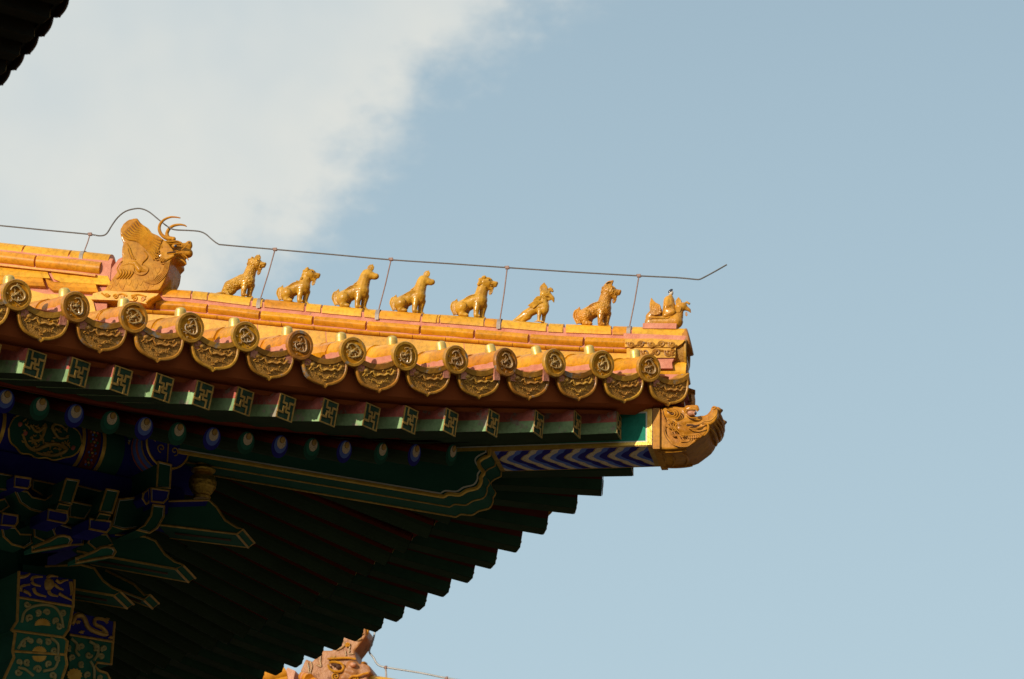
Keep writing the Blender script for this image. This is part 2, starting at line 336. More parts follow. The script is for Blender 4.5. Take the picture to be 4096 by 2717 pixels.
# ---- masonry core that carries the roof
b = MB()
for s in (1, -1):
    c = Y0-3.6*R2   # wall plane
    p0 = Vector((c, 0, 0)); p1 = p0+Vector((-1, -s, 0))*7
    q = [(p0.x, p0.y, GZ), (p1.x, p1.y, GZ), (p1.x, p1.y, -.2), (p0.x, p0.y, -.2)]
    b.prism(q, Vector((-1/R2, s/R2, 0))*.5, WALLR)
hpart('wall', b)
for px in (Y0-3.45*R2,):
    b = MB(); b.lathe((px-.1, 0, GZ), (0, 0, 1), [(.34, 0), (.34, .3), (.26, .32), (.25, 6.2)], WALLR, 24); hpart('column', b)

# ---- roof tiling
def ridge_top_pts():
    pts = [(0, 562), (120, 575), (262, 590)]
    pts2 = [(378, 669), (462, 674), (608, 692), (750, 706), (877, 718), (1039, 730), (1154, 739), (1271, 749), (1416, 755), (1487, 757), (1584, 761)]
    return [P(u, v, 0) for u, v in pts], [P(u, v, 0) for u, v in pts2]
RA, RB = ridge_top_pts()
ZB = interp([(p.x, p.z) for p in RB])               # top of the low ridge
_a = [(p.x, p.z) for p in RA]; _sl = (_a[-1][1]-_a[0][1])/(_a[-1][0]-_a[0][0])
ZA = lambda x: float(np.interp(x, [q[0] for q in _a], [q[1] for q in _a])) if x > _a[0][0] else _a[0][1]+(x-_a[0][0])*(_sl*1.05)
XD = P(262, 590, 0).x                               # where the tall ridge ends
def zbase(x): return (ZB(x) if x > XD-.1 else ZB(XD-.1)+(x-XD+.1)*(ZB(XD+.4)-ZB(XD-.1))/.5*1.0-.0)-.37
zb0 = ZB(RB[0].x); slB = (ZB(RB[0].x)-ZB(RB[2].x))/(RB[0].x-RB[2].x)
def zbase(x): return (ZB(x) if x > RB[0].x else zb0+(x-RB[0].x)*slB*1.15)-.40
T0 = [-.212+.341*k for k in range(24)]
def roofline(t, off=.15, endy=-.11):
    """points from the eave up to the hip, on the tile axis"""
    a = EV(t, off, ZT(t)); L = (abs(a.y)+endy)*R2; out = []
    
    n = 14
    for i in range(n+1):
        u = i/n; q = a+Vector((-1, 1, 0))/R2*L*u; s_ = L*u; q.z = a.z+.185*s_+.017*s_*s_*min(1, max(0, t)); out.append(q)
    return out
for s in (1, -1):
    S = Matrix.Diagonal((1, s, 1))
    b = MB(); c = MB()
    for k, t in enumerate(T0[:20]):
        l = [S@p for p in roofline(t)]
        if k > 0 and len(l) > 2: b.tube(l[1:] if (l[0]-l[-1]).length > .8 else l, .074, GLAZE, 10, up=(0, 0, 1))
        # pan between this barrel and the next
        rows = []
        A = roofline(t, .115); B = roofline(t+.341, .115)
        for p, q in zip(A, B):
            rows.append([S@Vector((p.x+(q.x-p.x)*w, p.y+(q.y-p.y)*w, p.z+(q.z-p.z)*w-.055-.055*math.sin(math.pi*w))) for w in (0, .15, .3, .5, .7, .85, 1)])
        c.sheet(rows, GLAZE)
    hpart('roof_tiling', b); hpart('pan_tiling', c)
    # closed roof body under the tiles
    b = MB(); rows = []
    for i in range(-1, 40):
        t = -.35+i*.3; l = roofline(t, .02, -.02); rows.append([S@(p-Vector((0, 0, .15))) for p in l])
    b.sheet(rows, GREY); hpart('roof_boards', b)

# ---- corner end of the eaves: shared meshes
def cap_mesh():
    b = MB(); z = (0, 0, 0)
    y = Vector((0, -1, 0))   # local: +x along the eave, -y outward
    prof = [(.0705, -.05), (.083, -.05), (.0835, 0), (.080, .008), (.066, .008), (.060, -.004), (.0595, -.006)]
    b.lathe((0, 0, 0), (0, -1, 0), prof, CAPG, 32); return b.mesh('cap_rim', 40)
def barrel_mesh():
    b = MB(); b.tube([(0, .0, 0), (0, .16, .001), (0, .31, .002)], [.0745, .074, .072], GLAZE, 28, up=(0, 0, 1))
    b2 = [(0, .295, .003), (0, .48, .004), (0, .62, .005)]; b.tube(b2, [.079, .077, .077], GLAZE, 24, up=(0, 0, 1))
    return b
def medal_mesh(v):
    rnd = random.Random(v); b = MB()
    b.lathe((0, 0, 0), (0, -1, 0), [(.0595, -.008), (.0592, -.004), (.001, -.003)], MEDBG, 24)
    a0 = rnd.uniform(1.9, 2.6); n = 30; body = []
    for i in range(n):
        f = i/(n-1); a = a0-f*6.2; r_ = .043-.020*f*f+.005*math.sin(f*17); body.append(Vector((r_*math.cos(a), -.006, r_*math.sin(a))))
    b.tube(body, [.002+.0045*math.sin(math.pi*min(1, .1+i/n)) for i in range(n)], MEDAL, 6)
    b.ball((-.002, -.007, .004), (.013, .006, .009), MEDAL, 8, 6); b.ball((-.015, -.007, -.001), (.008, .005, .005), MEDAL, 8, 6); b.tube([(.004, -.007, .01), (.014, -.007, .016), (.02, -.005, .012)], [.004, .003, .001], MEDAL, 5)
    for k in range(5):
        a = a0-.6-k*1.2+rnd.uniform(-.2, .2); p = Vector((.036*math.cos(a), -.006, .036*math.sin(a))); q = Vector((.018*math.cos(a+.35), -.006, .018*math.sin(a+.35))); b.tube([p, p.lerp(q, .5)+Vector((.004, 0, .003)), q], [.004, .0035, .002], MEDAL, 5)
        for w_ in (-.5, 0, .5): b.tube([q, q+Vector((.009*math.cos(a+2.6+w_), 0, .009*math.sin(a+2.6+w_)))], [.0025, .001], MEDAL, 4)
    for i in range(16):
        a = rnd.uniform(0, 6.28); r = rnd.uniform(.02, .054); p = Vector((r*math.cos(a), -.004, r*math.sin(a))); d = rnd.uniform(0, 6.28)
        b.tube([p+Vector((.007*k*math.cos(d+k*.7), 0, .007*k*math.sin(d+k*.7))) for k in range(3)], [.003, .0025, .001], MEDAL, 5)
    return b.mesh('medallion', 60)
def nail_mesh():
    b = MB(); b.lathe((0, 0, 0), (0, 0, 1), [(.0325, -.02), (.0315, .026), (.0295, .042), (.0235, .051), (.012, .056), (.001, .0575)], NAIL, 20); return b.mesh('nail_cap', 60)
def drip_outline(w=.141, sc=1.0, e=0):
    up = [(-w+e, -.012), (-w*.72, -.038), (-w*.36, -.056), (0, -.062), (w*.36, -.056), (w*.72, -.038), (w-e, -.012)]
    lo = [(w-e, -.028), (w*1.03-e, -.052), (w*1.02-e, -.075), (w*.98-e, -.098), (w*.93-e*.9, -.116), (w*.86-e*.8, -.132), (w*.74-e*.7, -.148), (w*.62-e*.5, -.158), (w*.45, -.168), (w*.28, -.175), (w*.10, -.179), (0, -.192)]
    lo = [(x, (z+.03)*.97-.03+e) for x, z in lo]
    return up+lo+[(-x, z) for x, z in lo[-2::-1]]
def drip_meshes():
    b = MB(); o = drip_outline()
    pl = [Vector((x, 0, z)) for x, z in o]; b.prism(pl, (0, .018, 0), CAPG)
    rim = [Vector((x*.965, -.003, z+.005*(1 if z > -.07 else .7))) for x, z in o[6:]]+[Vector((o[0][0]*.965, -.003, o[0][1]))]
    b.tube(rim, .0085, CAPG, 6)
    # curved lip of the pan tile
    arc = [(x, z) for x, z in o[:7]]
    lip = [(arc[0][0]-.004, arc[0][1]+.004)]+arc[1:6]+[(arc[6][0]+.004, arc[6][1]+.004)]
    n = len(lip); top = [Vector((x, -.010, z+.030)) for x, z in lip]; bot = [Vector((x, -.010, z)) for x, z in lip]
    vs = top+bot+[p+Vector((0, .25, -.006)) for p in top]+[p+Vector((0, .25, -.006)) for p in bot]
    fs = []
    for i in range(n-1): fs += [(i, n+i, n+i+1, i+1), (i, i+1, 2*n+i+1, 2*n+i), (n+i, 3*n+i, 3*n+i+1, n+i+1)]
    b.add(vs, fs, CAPG)
    r = MB(); rnd = random.Random(5)
    r.prism([Vector((x*.86, -.0025, z*.93-.006)) for x, z in drip_outline()], (0, .001, 0), MEDBG)
    body = spline([Vector(p) for p in [(-.105, -.006, -.062), (-.075, -.008, -.080), (-.045, -.008, -.074), (-.02, -.009, -.094), (.012, -.009, -.104), (.045, -.009, -.088), (.07, -.008, -.095), (.098, -.008, -.070), (.112, -.006, -.055)]], 4)
    n = len(body); r.tube([Vector((q.x, q.y+.002, q.z*.55-.037+.006*math.sin(i*.9))) for i, q in enumerate(body)], [.0035+.0035*math.sin(math.pi*i/n) for i in range(n)], DRIPG, 6)
    r.ball((-.085, -.009, -.068), (.016, .008, .011), DRIPG, 8, 6)
    for i in range(42):
        x = rnd.uniform(-.11, .11); z = -.06-rnd.uniform(0, 1)*(.10*(1-abs(x)/.14)); d = rnd.uniform(0, 6.28)
        r.tube([Vector((x+.011*k*math.cos(d+k*.8), -.006, z+.008*k*math.sin(d+k*.8))) for k in range(3)], [.0038, .0032, .001], DRIPG, 5)
    for a in (-1, 1): r.tube([(a*.02, -.008, -.125), (a*.012, -.009, -.137), (0, -.008, -.142), (-a*.008, -.008, -.134)], .0035, DRIPG, 5)
    return b.mesh('drip_plate', 40), r.mesh('drip_relief', 60)
def skirt_mesh(v):   # pink mortar bedding below the barrel, roughly trowelled
    b = MB(); rnd = random.Random(v*11+3)
    for sgn in (-1, 1):
        n = 9; top = []; bot = []
        for i in range(n):
            y = .012+.275*i/(n-1); x = sgn*(.0785+rnd.uniform(-.0015, .002))
            top.append((x, y, -.002+rnd.uniform(-.006, .004)+(.012 if i == n-1 else 0))); bot.append((x+sgn*.004, y, -.105))
        b.sheet([top, bot], MORTAR); b.sheet([[(sgn*.05, q[1], q[2]+.004) for q in top], top], MORTAR)
        b.add([top[0], bot[0], (sgn*.04, .012, -.105), (sgn*.04, .012, 0)], [(0, 1, 2, 3)], MORTAR)
        # broken sliver of tile bedded on the pan
        x = sgn*(.10+rnd.uniform(0, .02)); w = rnd.uniform(.03, .05)
        b.frame_box((x, .05, -.088), (w*.6, 0, -.006*sgn), (0, .03, .004), (0, 0, .006), GLAZE)
    return b.mesh('mortar_bed', 30)
CAPM = cap_mesh(); MEDM = [medal_mesh(i) for i in range(4)]; NAILM = nail_mesh(); DRM, DRR = drip_meshes(); SKM = [skirt_mesh(i) for i in range(4)]
bb = barrel_mesh()
# the barrel and its rim are one fired piece
bb2 = MB(); bb2.v = list(bb.v); bb2.f = list(bb.f); bb2.m = list(bb.m); bb2.mats = list(bb.mats)
prof = [(.0745, -.024), (.082, -.018), (.0835, 0), (.080, .008), (.066, .008), (.060, -.004), (.0592, -.008)]
bb2.lathe((0, 0, 0), (0, -1, 0), prof, CAPG, 32); TILEM = bb2.mesh('round_eave_tile', 35)
def place(o, M): o.matrix_basis = M
def eave_tile(t, s, k, nail=True):
    rnd = random.Random(k*7+s)
    x, o_ = EX(s), EO(s); pos = EV(t, .15, ZT(t), s)
    sl = (ZT(t+.1)-ZT(t-.1))/.2; x = Vector((x.x, x.y, -sl*s*(1 if s > 0 else 1))).normalized() if s > 0 else Vector((x.x, x.y, sl)).normalized()
    y = -o_; z = x.cross(y).normalized(); y = z.cross(x)
    M = mframe(pos, x, y, z)@Matrix.Rotation(R(rnd.uniform(-4.5, 4.5)), 4, 'Z')@Matrix.Rotation(R(9.5+rnd.uniform(-2.5, 2.5)), 4, 'X')
    tile = obj('round_eave_tile', TILEM, HALL); place(tile, M)
    q = obj('dragon_medallion', MEDM[k % 4], tile); q.matrix_basis = Matrix.Rotation(R(rnd.uniform(-14, 14)), 4, 'Y')
    n = obj('nail_cap', NAILM, tile); n.matrix_basis = Matrix.Translation((rnd.uniform(-.004, .004), .135+rnd.uniform(-.01, .01), .066))@Matrix.Rotation(R(rnd.uniform(-6, 6)-10), 4, 'X')
    m = obj('mortar_bed', SKM[(k*3) % 4], tile)
def drip(t, s, k):
    rnd = random.Random(k*13+s)
    x, o_ = EX(s), EO(s); pos = EV(t, .13, ZT(t)-.022, s); sl = (ZT(t+.1)-ZT(t-.1))/.2
    x = Vector((x.x, x.y, -sl)).normalized() if s > 0 else Vector((x.x, x.y, sl)).normalized()
    y = -o_; z = x.cross(y).normalized(); y = z.cross(x)
    M = mframe(pos, x, y, z)@Matrix.Rotation(R(rnd.uniform(-3.5, 3.5)), 4, 'Y')@Matrix.Rotation(R(10+rnd.uniform(-5, 5)), 4, 'X')
    d = obj('drip_tile', DRM, HALL); place(d, M); obj('dragon_relief', DRR, d)
for s in (1, -1):
    for k in range(22 if s > 0 else 12):
        eave_tile(T0[k], s, k); drip(T0[k]+.1705, s, k)
    drip(T0[0]-.165, s, 99)

# ---- red fascia and boards
for s in (1, -1):
    b = MB(); c = MB()
    n = 44
    def g(t, off, z): return EV(t, off, z, s)
    r = [[g(t, o1, ZR(t)+z1) for o1, z1 in ((-.05, .128), (.045, .17), (.055, .20), (.075, .335), (.02, .36), (-.06, .30))] for t in [-.42+i*.2 for i in range(n)]]
    b.sheet(r, RED); hpart('fascia_board', b)
    # boards lying on the flying rafters
    rows = []
    for i in range(60):
        t = -.1+i*.15; ph, be = PHI(t), BETA(t); p = EV(t, 0, ZR(t)+.139, s); row = []
        for d in (-.02, .4, .8, 1.3, 1.9, 2.5, 3.2):
            q = p+Vector((-math.cos(ph)*d, s*math.sin(ph)*d, math.tan(be)*d)); 
            row.append(q)
        rows.append(row)
    c.sheet(rows, REDD); hpart('roof_sheathing', c)
# strip at the corner between the two fascias
b = MB(); b.box(-.3, .26, -.2, .2, .205, .33, REDD); hpart('corner_block', b)

# ---- flying rafters
def fret_mesh(w, h):      # square end with gold key pattern, local x across, z up, facing -y
    b = MB(); b.add([(0, -.002, 0), (w, -.002, 0), (w, -.002, h), (0, -.002, h)], [(0, 1, 2, 3)], ENDG)
    g = .09; cnt = [0]
    def bar(x0, y0, x1, y1):
        X0, X1 = sorted((x0, x1)); Y0_, Y1 = sorted((y0, y1)); X0 -= g/2; X1 += g/2; Y0_ -= g/2; Y1 += g/2
        X0, X1 = max(X0, 0), min(X1, 1); Y0_, Y1 = max(Y0_, 0), min(Y1, 1)
        cnt[0] += 1; b.frame_box(((X0+X1)/2*w, -.0035-cnt[0]*.00025, (1-(Y0_+Y1)/2)*h), ((X1-X0)/2*w, 0, 0), (0, .0012, 0), (0, 0, (Y1-Y0_)/2*h), GOLDD)
    for p in ((0, 0, 1, 0), (0, 1, 1, 1)): bar(*p)
    for x in (0, 1):
        b.frame_box((x*w+(.5-x)*g*w*.8, -.0032, h/2), (g*w*.4, 0, 0), (0, .0012, 0), (0, 0, h/2*.95), GOLDD)
    path = [(.28, .03), (.28, .33), (.5, .33), (.5, .5)]
    for k in range(4):
        for (x0, y0), (x1, y1) in zip(path[:-1], path[1:]): bar(x0, y0, x1, y1)
        path = [(1-y, x) for x, y in path]
    return b.mesh('end_panel', 0)
RW, RH = .128, .135
FRET = fret_mesh(RW, RH)
def rafter_mesh(L, RAFG=RAFG, RAFR=RAFR):
    b = MB(); h2 = RH/2
    b.frame_box((RW/2, L/2, h2/2), (RW/2, 0, 0), (0, L/2, 0), (0, 0, h2/2), RAFG)
    b.frame_box((RW/2, L/2+.001, h2*1.5), (RW/2-.0006, 0, 0), (0, L/2, 0), (0, 0, h2/2), RAFR)
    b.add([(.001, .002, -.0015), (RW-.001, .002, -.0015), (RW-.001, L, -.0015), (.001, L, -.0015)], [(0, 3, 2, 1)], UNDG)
    return b.mesh('flying_rafter', 0)
FT = [-.09, .225, .509, .837, 1.13, 1.408, 1.666, 1.943, 2.22, 2.489, 2.74, 2.986, 3.236, 3.489, 3.745]+[3.745+.262*i for i in range(1, 8)]
RAFM = {}
for s in (1, -1):
    for k, t in enumerate(FT):
        ph, be = PHI(t), BETA(t); base = EV(t, 0, ZR(t)-(0 if s > 0 or k > 3 else (.035, .025, .015, .008)[k]), s)
        Lmax = min(1.5, (abs(base.y)-.21)/max(math.sin(ph), .02)) if k > 1 else (1.6 if s > 0 else .8)
        Lk = round(max(Lmax if (s > 0 or k > 5) else min(Lmax, .9), .5), 1)
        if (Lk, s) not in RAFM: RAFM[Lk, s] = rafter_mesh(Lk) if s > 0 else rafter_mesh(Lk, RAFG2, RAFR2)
        out = Vector((math.cos(ph)*math.cos(be), -s*math.sin(ph)*math.cos(be), -math.sin(be)))
        y = -out; x = Vector((math.sin(ph), s*math.cos(ph), 0)); 
        if s < 0: x = Vector((-math.sin(ph), math.cos(ph), 0)); base = base-x*RW
        z = x.cross(y).normalized()
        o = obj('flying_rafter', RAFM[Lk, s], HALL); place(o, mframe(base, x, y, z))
        obj('end_panel', FRET, o)
# small board closing the gaps above the round rafters
for s in (1, -1):
    b = MB(); rows = []
    for i in range(50):
        t = .1+i*.18; rows.append([EV(t, o_, z, s) for o_, z in ((-.60, ZQ(t-.1)+.060), (-.58, ZQ(t-.1)+.075), (-.575, ZQ(t-.1)+.115), (-.62, ZQ(t-.1)+.25))])
    b.sheet(rows, REDD); hpart('lower_fascia', b)
    b = MB(); rows = []
    for i in range(60):
        t = .35+i*.14; ph, be = PHI(t), R(11+11*(1-math.exp(-t/1.2))); p = EV(t, -.60, ZQ(t)+.066, s)
        rows.append([p+Vector((-math.cos(ph)*d, s*math.sin(ph)*d, math.tan(be)*d)) for d in (-.01, .6, 1.2, 1.8, 2.4, 3.2)])
    b.sheet(rows, REDD); hpart('lower_sheathing', b)
# ---- round rafters with painted ends
def eye_mesh(c1, c2):
    b = MB(); r = .066
    def disc(rr, cz, y, m, n=24): b.add([(rr*math.cos(6.2832*i/n), y, cz+rr*math.sin(6.2832*i/n)) for i in range(n)], [tuple(range(n))], m)
    disc(r, 0, -.002, c1); disc(r*.77, r*.19, -.0045, c2); disc(r*.53, r*.36, -.007, CREAM)
    b.lathe((0, -.007, r*.62), (0, -1, 0), [(r*.27, 0), (r*.27, .004), (r*.2, .006)], GOLDD, 16)
    b.lathe((0, -.0068, r*.62), (0, -1, 0), [(r*.31, 0), (r*.31, .002)], GROOVE, 16)
    return b.mesh('painted_end', 60)
EYES = [eye_mesh(BLUE1, BLUE2), eye_mesh(DKG, GRN2)]
def round_mesh(L):
    b = MB(); n = 16
    for j in range(n):
        a0, a1 = 2*math.pi*j/n, 2*math.pi*(j+1)/n; am = (a0+a1)/2
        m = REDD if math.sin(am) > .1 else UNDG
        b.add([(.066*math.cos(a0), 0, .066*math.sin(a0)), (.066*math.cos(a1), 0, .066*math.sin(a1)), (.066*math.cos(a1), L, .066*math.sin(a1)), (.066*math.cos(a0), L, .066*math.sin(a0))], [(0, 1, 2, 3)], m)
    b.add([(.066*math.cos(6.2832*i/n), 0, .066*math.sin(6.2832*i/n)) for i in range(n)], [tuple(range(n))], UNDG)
    return b.mesh('round_rafter', 60)
QT = [.63, .89, 1.12, 1.37, 1.59, 1.80, 2.02, 2.24, 2.46, 2.67, 2.88, 3.1, 3.31, 3.52]+[3.52+.215*i for i in range(1, 8)]
RNDM = {}
for s in (1, -1):
    for k, t in enumerate(QT):
        ph, be = PHI(t), R(11+11*(1-math.exp(-t/1.2))); base = EV(t, -.65, ZQ(t), s)
        L = round(min(2.9, max(.6, (abs(base.y)-.16)/math.sin(ph))), 1)
        if L not in RNDM: RNDM[L] = round_mesh(L)
        out = Vector((math.cos(ph)*math.cos(be), -s*math.sin(ph)*math.cos(be), -math.sin(be)))
        y = -out; x = Vector((math.sin(ph), s*math.cos(ph), 0)) if s > 0 else Vector((-math.sin(ph), math.cos(ph), 0)); z = x.cross(y).normalized()
        o = obj('round_rafter', RNDM[L], HALL); place(o, mframe(base, x, y, z)); obj('painted_end', EYES[(k+1) % 2], o)

# ---- corner beams
BX1 = P(1505, 1035, -.2).x; BX0 = P(1150, 1035, -.2).x
b = MB(); b.box(-1.9, BX1, -.2, .2, 0, .222, DKG); ub = hpart('upper_corner_beam', b)
b = MB()      # gilded frame and teal panel, slightly proud of the beam side
b.box(-1.0, BX1-.036, -.2035, -.2005, .026, .20, TEAL)
b.box(-1.0, BX1+.001, -.2075, -.2005, .0, .020, GOLD); b.box(-.2, BX1+.001, -.2075, -.2005, .207, .222, GOLD)
b.box(BX1-.028, BX1+.001, -.2078, -.2005, .020, .207, GOLD)
b.box(-1.0, BX1-.028, -.2060, -.2005, .020, .027, PALE); b.box(-.2, BX1-.028, -.2060, -.2005, .199, .207, PALE); b.box(BX1-.037, BX1-.028, -.2061, -.2005, .027, .199, PALE)
for s in (1,): obj('side_panel', b, ub)
b = MB()      # chevrons on the underside
per = (BX1-BX0)/7.05
def cy(v):    # v in -1..1 across; chevron nose at v = -.15
    w = v+.12; a = abs(w); return (per*(.95*a**1.25 + .10*math.exp(-((a-.52)/.13)**2)-.05*a))*(1.0 if w > 0 else .95)
bands = [(0, .06, GOLDD), (.06, .36, CREAM), (.36, .64, BLUE2), (.64, 1.0, BLUE3)]
vv = [-1+2*i/28 for i in range(29)]
x0, x1 = -.69, BX1-.03
for k in range(-4, 9):
    for a, e, m in bands:
        for i in range(28):
            q = []
            for v, kk in ((vv[i], a), (vv[i], e), (vv[i+1], e), (vv[i+1], a)):
                q.append((min(max(x0+(k+kk)*per+cy(v), x0+.02*0), x1), v*.197, -.003))
            if max(p[0] for p in q)-min(p[0] for p in q) > 1e-5 and abs(q[0][0]-q[1][0])+abs(q[2][0]-q[3][0]) > 1e-5: b.add(q, [(0, 1, 2, 3)], m)
b.box(x1, BX1, -.2, .2, -.004, -.0005, GOLDD); b.box(x0-.03, x0, -.2, .2, -.006, -.0005, GOLDD)
for y in (-.2, .193): b.box(x0, BX1, y, y+.007, -.0045, -.0005, GOLDD)
obj('chevron_panel', b, ub)
def z6v(X, Y): return ((1500+X/2.364)/1.7327, (1400+Y/2.364)/1.7327)
near = [(1085, 925), (1078, 1000), (1015, 1028), (980, 1065), (990, 1110), (1028, 1160), (1002, 1205), (1000, 1250), (965, 1305), (870, 1330), (800, 1370), (700, 1362), (650, 1388)]
pr = [P(*z6v(*q), -.2) for q in near]; pr = spline(pr[:2], 1)[:1]+spline(pr[1:], 3)
pr.append(P(440, 1048, -.2)); dl = (pr[-1]-P(1030, 1145, -.2)).normalized(); pr.append(pr[-1]+dl*2.2)
top = [Vector((-4.6, -.2, 1.3)), Vector((-3.0, -.2, .75)), Vector((-1.9, -.2, .30)), Vector((-1.2, -.2, .06)), Vector((pr[0].x, -.2, -.001))]
b = MB(); b.prism([Vector((p.x, -.2, p.z)) for p in pr]+top, (0, .4, 0), DKG)
lb = hpart('lower_corner_beam', b)
b = MB()
b.tube([p+Vector((0, -.002, 0)) for p in pr], .0125, GOLD, 6); b.tube([p+Vector((0, .195, -.003)) for p in pr], .006, GOLDD, 5); b.tube([p+Vector((0, .40, -.003)) for p in pr], .007, GOLDD, 5)
b.tube([p+Vector((-.02, -.003, .02)) for p in pr], .005, PALE, 5)
obj('gold_edging', b, lb)
# ------------------------------------------------------------------ low ridge (carries the statues)
def z1(X, Y): return (X/2.364/1.7327, (800+Y/2.364)/1.7327)
def z2(X, Y): return ((800+X/2.364)/1.7327, (950+Y/2.364)/1.7327)
def z3(X, Y): return ((1600+X/2.955)/1.7327, (1000+Y/2.955)/1.7327)
def z4(X, Y): return ((2200+X/2.955)/1.7327, (1000+Y/2.955)/1.7327)
def course(b, x0, x1, prof, zf, m, y=0, step=.15, cap=True, slant=0):
    """sweep a (y, z below top) outline along the ridge from x0 to x1"""
    n = max(1, int(abs(x1-x0)/step)); rings = []
    for i in range(n+1):
        x = x0+(x1-x0)*i/n; rings.append([Vector((x+(slant*pz if i in (0, n) else 0), y+py, zf(x)+pz)) for py, pz in prof])
    k = len(prof); vs = [p for r in rings for p in r]
    fs = [(i*k+j, i*k+(j+1) % k, (i+1)*k+(j+1) % k, (i+1)*k+j) for i in range(n) for j in range(k)]
    if cap: fs += [tuple(range(k-1, -1, -1)), tuple(n*k+j for j in range(k))]
    b.add(vs, fs, m)
def arch(r, h, n=12, drop=0): return [(r*math.cos(math.pi*i/n), -h+h*math.sin(math.pi*i/n)) for i in range(n+1)]+([(-r, -h-drop), (r, -h-drop)] if drop else [])
xt0 = P(1487, 757).x; xt1 = P(1584, 761).x
TIPX = xt1
ztip = lambda x: ZB(x)
b = MB()
core = [(.066, -.04), (.066, -.10), (.085, -.102), (.085, -.17), (.088, -.172), (.088, -.62), (-.088, -.62), (-.088, -.172), (-.085, -.17), (-.085, -.102), (-.066, -.10), (-.066, -.04)]
course(b, XD, P(1480, 757).x, core, ZB, MORTAR); rcore = hpart('ridge_mortar', b)
# saddle tiles: joints read off the ridge, long ones under the statues, short ones between
js = [378]+[z2(X, 0)[0] for X in (-60, 100, 515, 625, 1020, 1175, 1565, 1720, 2125, 2280)]+[z3(X, 0)[0] for X in (490, 1025, 1220, 1770, 1965)]+[z4(X, 0)[0] for X in (750, 985)]
js = sorted(set(js)); xs = [P(u, 700).x for u in js]
b = MB(); c = MB()
for i in range(len(xs)-1):
    b = MB(); course(b, xs[i]+.007, xs[i+1]-.007, [(p, z+random.uniform(-.001, .001)) for p, z in arch(.074, .062, 12, .012)], ZB, RIDGE2 if i % 4 else RIDGE, slant=random.uniform(-.1, .1)); hpart('ridge_saddle_tile', b)
b = MB(); course(b, xs[-1]+.004, xt1, arch(.078, .066, 12, .018), ZB, RIDGE2)
hpart('ridge_saddle_tile', b)
def halfround(y, z0, z1, bulge=.02, n=6): # convex moulding on both sides
    near = [(y+bulge*math.sin(math.pi*i/n), z0+(z1-z0)*i/n) for i in range(n+1)]
    return near+[(-p, z) for p, z in near[::-1]]
b = MB(); x = XD; k = 0
while x < xt0-.05:
    e = min(x+.335, P(1477, 757).x); course(b, x+.007, e-.007, halfround(.088, -.103, -.160, .022), ZB, RIDGE if k % 3 else GLAZE, slant=.12); x = e; k += 1
    if e >= P(1477, 757).x-.01: break
hpart('ridge_roll_moulding', b)
b = MB(); x = XD-.1; k = 0
while True:
    e = min(x+.205, P(1487, 757).x); course(b, x+.002, e-.002, halfround(.098, -.173, -.196, .012, 4), ZB, RIDGE); x = e
    if e >= P(1487, 757).x-.01: break
hpart('ridge_thin_moulding', b)
b = MB(); x = XD-1.2; k = 0
zz = lambda x: ZB(x) if x > RB[0].x else zb0+(x-RB[0].x)*slB
while True:
    e = min(x+.43, P(1500, 757).x); course(b, x+.003, e-.003, [(.088, -.20), (.108, -.66), (-.108, -.66), (-.088, -.20)], zz, RIDGE2, slant=-.12); x = e
    if e >= P(1500, 757).x-.01: break
hpart('ridge_base_course', b)
# ---- tall ridge left of the big dragon
b = MB(); mc = [(.07, -.05), (.10, -.10), (.10, -.25), (.13, -.34), (.13, -.75), (-.13, -.75), (-.13, -.34), (-.10, -.25), (-.10, -.10), (-.07, -.05)]
course(b, -9, XD+.02, mc, ZA, MORTAR); hpart('tall_ridge_mortar', b)
def seg(name, cuts, prof, m, gap=.006, sl=.1, m2=None):
    b = MB()
    for i in range(len(cuts)-1): course(b, cuts[i]+gap, cuts[i+1]-gap, prof, ZA, (m2 if (m2 and i % 2) else m), slant=sl)
    return hpart(name, b)
cx = lambda *X: [-8.5, -6.8, -5.2]+[P(*z1(q, 500)).x for q in X]
seg('tall_ridge_cap', cx(-420, 260, 700, 1085), arch(.083, .07, 12, .012), RIDGE2)
roll = [(.075+.052*math.cos(a), -.128+.046*math.sin(a)) for a in [math.pi*2*i/16 for i in range(16)]]
for sg in (1, -1): seg('tall_ridge_roll', cx(-250, 415, 1035), [(p*sg, z) for p, z in roll], RIDGE)
lip = [(.10, -.172), (.125, -.180), (.125, -.192), (-.125, -.192), (-.125, -.180), (-.10, -.172)]
seg('tall_ridge_lip', cx(-250, 1010), lip, RIDGE)
seg('tall_ridge_panel', cx(-300, 380, 960), [(.100, -.19), (.128, -.262), (-.128, -.262), (-.100, -.19)], RIDGE2, .012, -.5, )
seg('tall_ridge_panel', cx(-300, 350, 850), [(.130, -.262), (.150, -.275), (.158, -.30), (.150, -.325), (.132, -.335), (-.132, -.335), (-.150, -.325), (-.158, -.30), (-.15, -.275), (-.13, -.262)], RIDGE, .01, -.4)
seg('tall_ridge_base', cx(-300, 200, 820), [(.138, -.35), (.15, -.60), (-.15, -.60), (-.138, -.35)], RIDGE2, .006, -.3)

